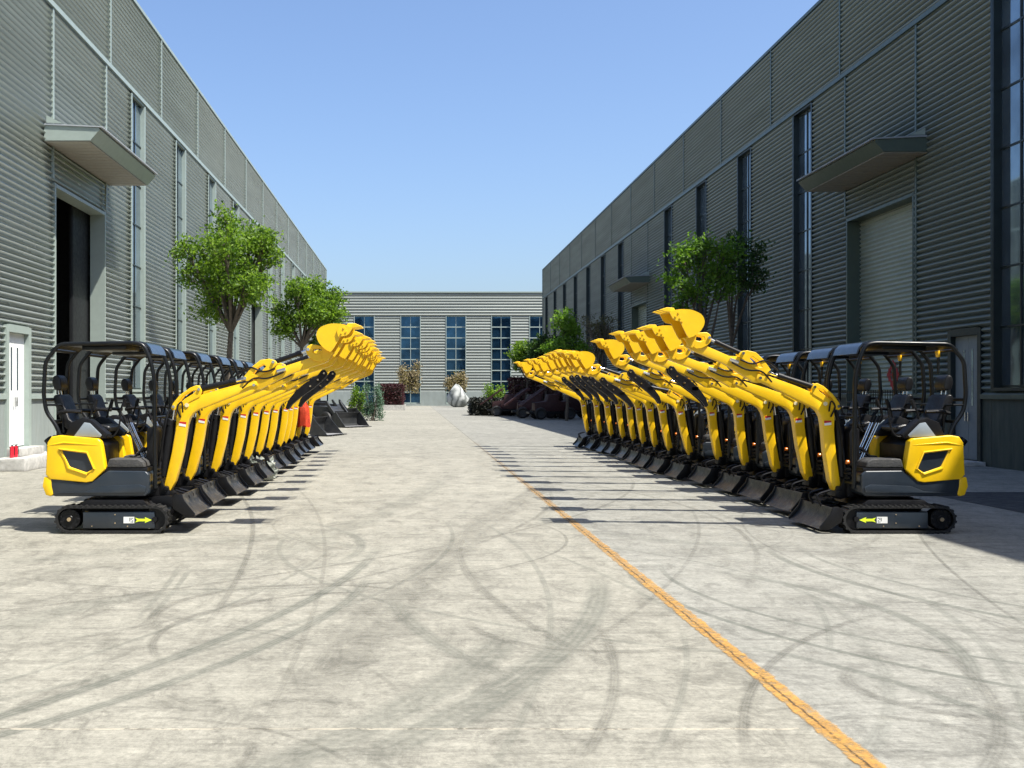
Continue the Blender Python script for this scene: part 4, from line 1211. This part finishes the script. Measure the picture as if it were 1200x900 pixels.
hedge('hedge', 7.4, 11.2, 80, 82.5, 2.7, M['leaf_red'], 'tall dark red hedge in the shade behind the red farm machines', 6500, 0.10, 43)
# pale boulder
bm = bmesh.new(); bmesh.ops.create_icosphere(bm, subdivisions=4, radius=1.0)
from mathutils import noise as mnoise
for v in bm.verts:
    p = v.co.copy(); n = mnoise.noise(p*1.3)*0.14 + mnoise.noise(p*4.1)*0.04
    z = p.z
    wv = 1.42 if z < -0.4 else 1.42 - (z+0.4)*0.62
    v.co = Vector((p.x*wv*(1+n) + z*-0.10, p.y*0.8*(1+n), max(0.0, (z*0.5+0.5)*2.75*(1+n*0.5) - 0.12)))
m, nt, b = new_mat('boulder_stone')
p = coords(nt)
wv = nt.nodes.new('ShaderNodeTexWave'); wv.inputs['Scale'].default_value = 0.35; wv.inputs['Distortion'].default_value = 16; wv.inputs['Detail'].default_value = 5
nt.links.new(p, wv.inputs['Vector'])
nt.links.new(ramp(nt, wv.outputs['Fac'], [(0.0, (0.12,0.13,0.12)), (0.35, (0.26,0.27,0.26)), (0.9, (0.40,0.41,0.39))]), b.inputs['Base Color']); b.inputs['Roughness'].default_value = 0.8
bo = finish('boulder', bm, m, angle=60); bo.location = (at(536.5, 120), 120, 0)
tag(bo, 'pale veined ornamental boulder standing before the far building', 'boulder')

# ------------------------------------------------------------------ loaders on the left, past the excavators
M['loader'] = mat('loader_paint', (0.02, 0.022, 0.024), 0.45, var=0.25, nscale=4, dirt=0.35, dirtcol=(0.09, 0.085, 0.07))
M['bucket_floor'] = mat('bare_bucket_steel', (0.30, 0.30, 0.30), 0.45, metal=0.3, var=0.25, nscale=6, dirt=0.4, dirtcol=(0.12,0.11,0.1))
def make_loader():
    root = thing('wheel_loader', (0,0,0), 0)
    # bucket opens to +x
    bm = bmesh.new()
    prof = [(1.75,0.02),(1.05,0.03),(0.90,0.14),(0.88,0.50),(0.98,0.66),(1.06,0.70),(1.06,0.68),(1.0,0.64),(0.91,0.49),(0.93,0.16),(1.07,0.055),(1.75,0.04)]
    prism(bm, prof, -0.82, 0.82)
    for s in (-1, 1): prism(bm, [(1.68,0.03),(1.05,0.03),(0.90,0.14),(0.88,0.50),(1.0,0.68),(1.10,0.70),(1.30,0.46)], min(s*0.82, s*0.85), max(s*0.82, s*0.85))
    for k in range(7): box(bm, 1.72, 1.84, -0.80+k*0.255, -0.72+k*0.255, 0.02, 0.05)
    bk = finish('bucket', bm, M['loader'], root, angle=40)
    bm = bmesh.new(); box(bm, 1.08, 1.70, -0.80, 0.80, 0.0565, 0.062); finish('wear_plate', bm, M['bucket_floor'], bk, smooth=False)
    for s in (-1, 1):
        bm = bmesh.new(); prism(bm, [(0.90,0.30),(0.70,0.42),(0.15,1.05),(0.10,1.2),(0.2,1.22),(0.30,1.08),(0.82,0.52),(0.92,0.45)], min(s*0.42, s*0.50), max(s*0.42, s*0.50))
        finish('lift_arm', bm, M['loader'], root, bevel=0.01)
    bm = bmesh.new(); prism(bm, [(0.45,0.32),(0.50,0.75),(0.2,0.95),(-1.35,1.0),(-1.45,0.85),(-1.42,0.35)], -0.42, 0.42); finish('body', bm, M['loader'], root, bevel=0.03)
    bm = bmesh.new(); prism(bm, [(-0.45,1.0),(-0.45,1.15),(-0.95,1.15),(-1.0,1.5),(-1.08,1.5),(-1.05,1.0)], -0.24, 0.24); finish('seat', bm, M['vinyl'], root, bevel=0.03)
    for x in (0.18, -1.0):
        for s in (-1, 1):
            bm = bmesh.new(); tube(bm, [(x + 0.27*math.cos(a), s*0.55, 0.36 + 0.27*math.sin(a)) for a in [k*math.pi/12 for k in range(24)]], 0.10, 8, closed=True)
            wl = finish('wheel', bm, M['rubber'], root)
            bm = bmesh.new(); cyl(bm, (x, s*0.50, 0.36), (x, s*0.60, 0.36), 0.20, 18); finish('rim', bm, M['loader'], wl)
    return root
L0 = make_loader()
for i, (X, Y, a, lab) in enumerate(((-4.55, 39.5, -16, 'black compact loader next to the excavators, its bucket down on the concrete'),
                               (-3.95, 49.5, -38, 'black compact loader with a toothed bucket, middle of the three'),
                               (-4.75, 61.5, -22, 'black compact loader at the far end, beside the blue-green shrub'))):
    o = L0 if i == 0 else copy_tree(L0)
    o.location = (X, Y, 0); o.rotation_euler = (0, 0, R(a))
    tag(o, lab, 'loader', 'black compact loaders beyond the excavators')

# red farm machines in the shade on the right
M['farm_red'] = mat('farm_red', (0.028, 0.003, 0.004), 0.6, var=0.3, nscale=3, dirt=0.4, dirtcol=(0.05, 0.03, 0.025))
def make_red():
    root = thing('farm_machine', (0,0,0), 0)
    bm = bmesh.new(); prism(bm, [(-1.2,0.5),(0.9,0.5),(1.0,1.05),(0.3,1.1),(0.25,1.5),(-0.35,1.5),(-0.45,1.1),(-1.2,1.0)], -0.55, 0.55); finish('hopper', bm, M['farm_red'], root, bevel=0.04)
    bm = bmesh.new()
    for s in (-0.6, -0.3, 0.0, 0.3, 0.6): prism(bm, [(-2.0,0.75),(-0.5,1.85),(-0.55,1.93),(-2.05,0.85)], s-0.04, s+0.04)
    box(bm, -1.30, -1.22, -0.7, 0.7, 1.20, 1.28); box(bm, -0.62, -0.54, -0.7, 0.7, 1.72, 1.80)
    finish('tine_rack', bm, M['farm_red'], root, bevel=0.008)
    bm = bmesh.new(); box(bm, -1.5, 1.5, -0.55, -0.45, 0.35, 0.47); box(bm, -1.5, 1.5, 0.45, 0.55, 0.35, 0.47); box(bm, -1.55, -1.45, -0.55, 0.55, 0.35, 0.47)
    finish('chassis', bm, M['black'], root, bevel=0.01)
    bm = bmesh.new()
    for s in (-0.6, 0.6): tube(bm, smooth_path([(0.3,s,1.4),(0.35,s,2.1),(0.9,s,2.15),(1.0,s,1.2)], 3, 0.15), 0.035, 8)
    cyl(bm, (0.37,-0.6,2.08), (0.37,0.6,2.08), 0.03, 8)
    finish('roll_frame', bm, M['farm_red'], root)
    for x in (-0.9, 0.85):
        for s in (-1, 1):
            bm = bmesh.new(); tube(bm, [(x + 0.27*math.cos(a), s*0.82, 0.37 + 0.27*math.sin(a)) for a in [k*math.pi/12 for k in range(24)]], 0.10, 8, closed=True)
            wl = finish('wheel', bm, M['rubber'], root)
            bm = bmesh.new(); cyl(bm, (x, s*0.76, 0.37), (x, s*0.86, 0.37), 0.19, 18); finish('rim', bm, M['loader'], wl)
    return root
r0 = make_red()
for i, (X, Y, a, lab) in enumerate(((8.35, 63.5, 4, 'dark red farm machine in the shade next to the excavators'),
                               (7.7, 66.6, -3, 'dark red farm machine second back in the shade'),
                               (8.1, 69.8, 3, 'dark red farm machine third back in the shade'),
                               (8.3, 73.4, 8, 'dark red farm machine at the far end, behind the low dark hedge'),
                               (6.55, 72.3, -6, 'dark red farm machine closest to the hedge, its tine rack pointing at the yard'),
                               (9.9, 66.0, 6, 'dark red farm machine in the second rank behind the nearer ones'),
                               (11.0, 60.0, 90, 'dark red farm machine turned sideways against the shaded warehouse wall'))):
    o = r0 if i == 0 else copy_tree(r0)
    o.location = (X, Y, 0); o.rotation_euler = (0, 0, R(a))
    tag(o, lab, 'farm machine', 'red farm machines in the shade')

# ------------------------------------------------------------------ small things
# fire extinguishers by the white door
M['ext_red'] = mat('extinguisher_red', (0.55, 0.012, 0.03), 0.3, var=0.05, coat=0.5)
for i, (y, bk_, lab) in enumerate(((21.45, 0, 'red fire extinguisher on the step below the white door'), (21.66, 1, 'red and black fire extinguisher behind the other one on the step'))):
    e = thing('fire_extinguisher', (-8.22, y, 0.258), 0, lab, 'fire extinguisher', 'fire extinguishers by the white door')
    bm = bmesh.new(); tube(bm, [(0,0,0),(0,0,0.02),(0,0,0.34),(0,0,0.385),(0,0,0.41)], 0.075, 16)
    finish('cylinder', bm, M['ext_red'], e, bevel=0.01)
    bm = bmesh.new(); cyl(bm, (0,0,0.41), (0,0,0.46), 0.025, 10); prism(bm, [(-0.03,0.455),(0.10,0.49),(0.10,0.47),(0,0.44)], -0.012, 0.012)
    finish('valve', bm, M['black'], e)
    e.scale = (0.56, 0.56, 0.56)
    bm = bmesh.new(); tube(bm, smooth_path([(0.02,0,0.44),(0.10,0,0.36),(0.09,0,0.10)], 4, 0.06), 0.012, 8); finish('hose', bm, M['black'], e)

# folding gate before the right roller shutter
gt = thing('folding_gate', (12.02, 27.85, 0), 0, 'dark folding gate across the foot of the big roller shutter', 'gate')
bm = bmesh.new()
for z in (0.25, 0.95, 1.6): box(bm, -0.02, 0.02, -1.9, 1.9, z-0.02, z+0.02)
finish('rail', bm, M['black'], gt)
bm = bmesh.new()
for k in range(28):
    y = -1.88 + 3.76*k/27; box(bm, -0.030, -0.021, y-0.012, y+0.012, 0.06, 1.66)
finish('picket', bm, M['black'], gt)
for y in (-1.8, 0, 1.8):
    bm = bmesh.new(); cyl(bm, (0, y-0.02, 0.05), (0, y+0.02, 0.05), 0.05, 12); finish('castor', bm, M['rubber'], gt)
# red paper ornament on the shutter
bm = bmesh.new()
pts = []
for k in range(48):
    a = 2*math.pi*k/48; r_ = 0.36*(0.80 + 0.12*math.cos(4*a) + 0.07*math.cos(12*a))
    pts.append((r_*math.sin(a), 2.06 + r_*math.cos(a)*1.15))
inn = [(0.15*math.sin(2*math.pi*k/16), 2.06 + 0.17*math.cos(2*math.pi*k/16)) for k in range(16)]
prism(bm, pts, -0.004, 0.004, hole=inn, axis='X')
prism(bm, [(0.0,2.19),(0.045,2.10),(0.12,2.06),(0.045,2.02),(0,1.93),(-0.045,2.02),(-0.12,2.06),(-0.045,2.10)], -0.004, 0.004, axis='X')
for a, b_ in (((0,2.17),(0,2.25)),((0,1.95),(0,1.87)),((0.10,2.06),(0.17,2.06)),((-0.10,2.06),(-0.17,2.06))):
    y0, y1 = sorted((a[0], b_[0])); z0, z1 = sorted((a[1], b_[1])); box(bm, -0.003, 0.003, y0-0.01, y1+0.01, z0-0.01, z1+0.01)
M['paper_red'] = mat('paper_red', (0.42, 0.03, 0.03), 0.7)
o = finish('paper_ornament', bm, M['paper_red'], smooth=False); o.location = (12.60, 27.7, 0)
tag(o, 'round red cut-paper ornament stuck on the big roller shutter', 'ornament')

# orange-red jacket hung on a boom of the left row
bm = bmesh.new()
prof = []
n = 16; H_ = 12
rings = []
for j in range(H_+1):
    t = j/H_; z = 1.40 - 0.66*t
    wx = 0.06 + 0.07*min(1, t*3) + 0.02*t; wy = 0.08 + 0.08*min(1, t*2.5)
    ring = []
    for k in range(n):
        a = 2*math.pi*k/n; f = 1 + 0.16*math.sin(5*a + t*2)*t + 0.08*math.sin(9*a)
        ring.append(bm.verts.new((wx*f*math.cos(a), wy*f*math.sin(a), z + 0.03*math.sin(3*a)*t)))
    rings.append(ring)
for j in range(H_):
    for k in range(n): bm.faces.new((rings[j][k], rings[j][(k+1)%n], rings[j+1][(k+1)%n], rings[j+1][k]))
bm.faces.new(rings[0])
bmesh.ops.solidify(bm, geom=bm.faces[:], thickness=0.01)
M['jacket'] = mat('jacket_cloth', (0.75, 0.09, 0.035), 0.8, var=0.15, nscale=10)
jx = -3.38 + LX[10] + 0.70
jk = finish('jacket', bm, M['jacket'], angle=80); jk.location = (jx - 0.02, 12.24 + 1.43*10, 0.0)
tag(jk, 'orange-red work jacket draped over a boom near the far end of its row', 'jacket')

# crumpled clear plastic sheeting by the left row
m, nt, b = new_mat('plastic_sheeting')
nt.links.new(ramp(nt, noise(nt, 9, 6, 0.7, coords(nt)), [(0.35, (0.10,0.12,0.10)), (0.65, (0.45,0.47,0.42))]), b.inputs['Base Color'])
b.inputs['Roughness'].default_value = 0.25; b.inputs['Coat Weight'].default_value = 0.3
bm = bmesh.new(); bmesh.ops.create_icosphere(bm, subdivisions=4, radius=1.0)
for v in bm.verts:
    p = v.co.copy(); q = abs(mnoise.noise(p*3.2))*0.5 + mnoise.noise(p*8)*0.12
    v.co = Vector((p.x*0.34*(0.8+q), p.y*0.26*(0.8+q), max(0.0, (p.z*0.5+0.42)*0.46*(0.8+q))))
ps = finish('plastic_sheeting', bm, m, smooth=False); ps.location = (at(304, 18.9), 18.9, 0)
tag(ps, 'crumpled grey bundle of clear plastic sheeting beside the row of raised blades', 'plastic sheeting')
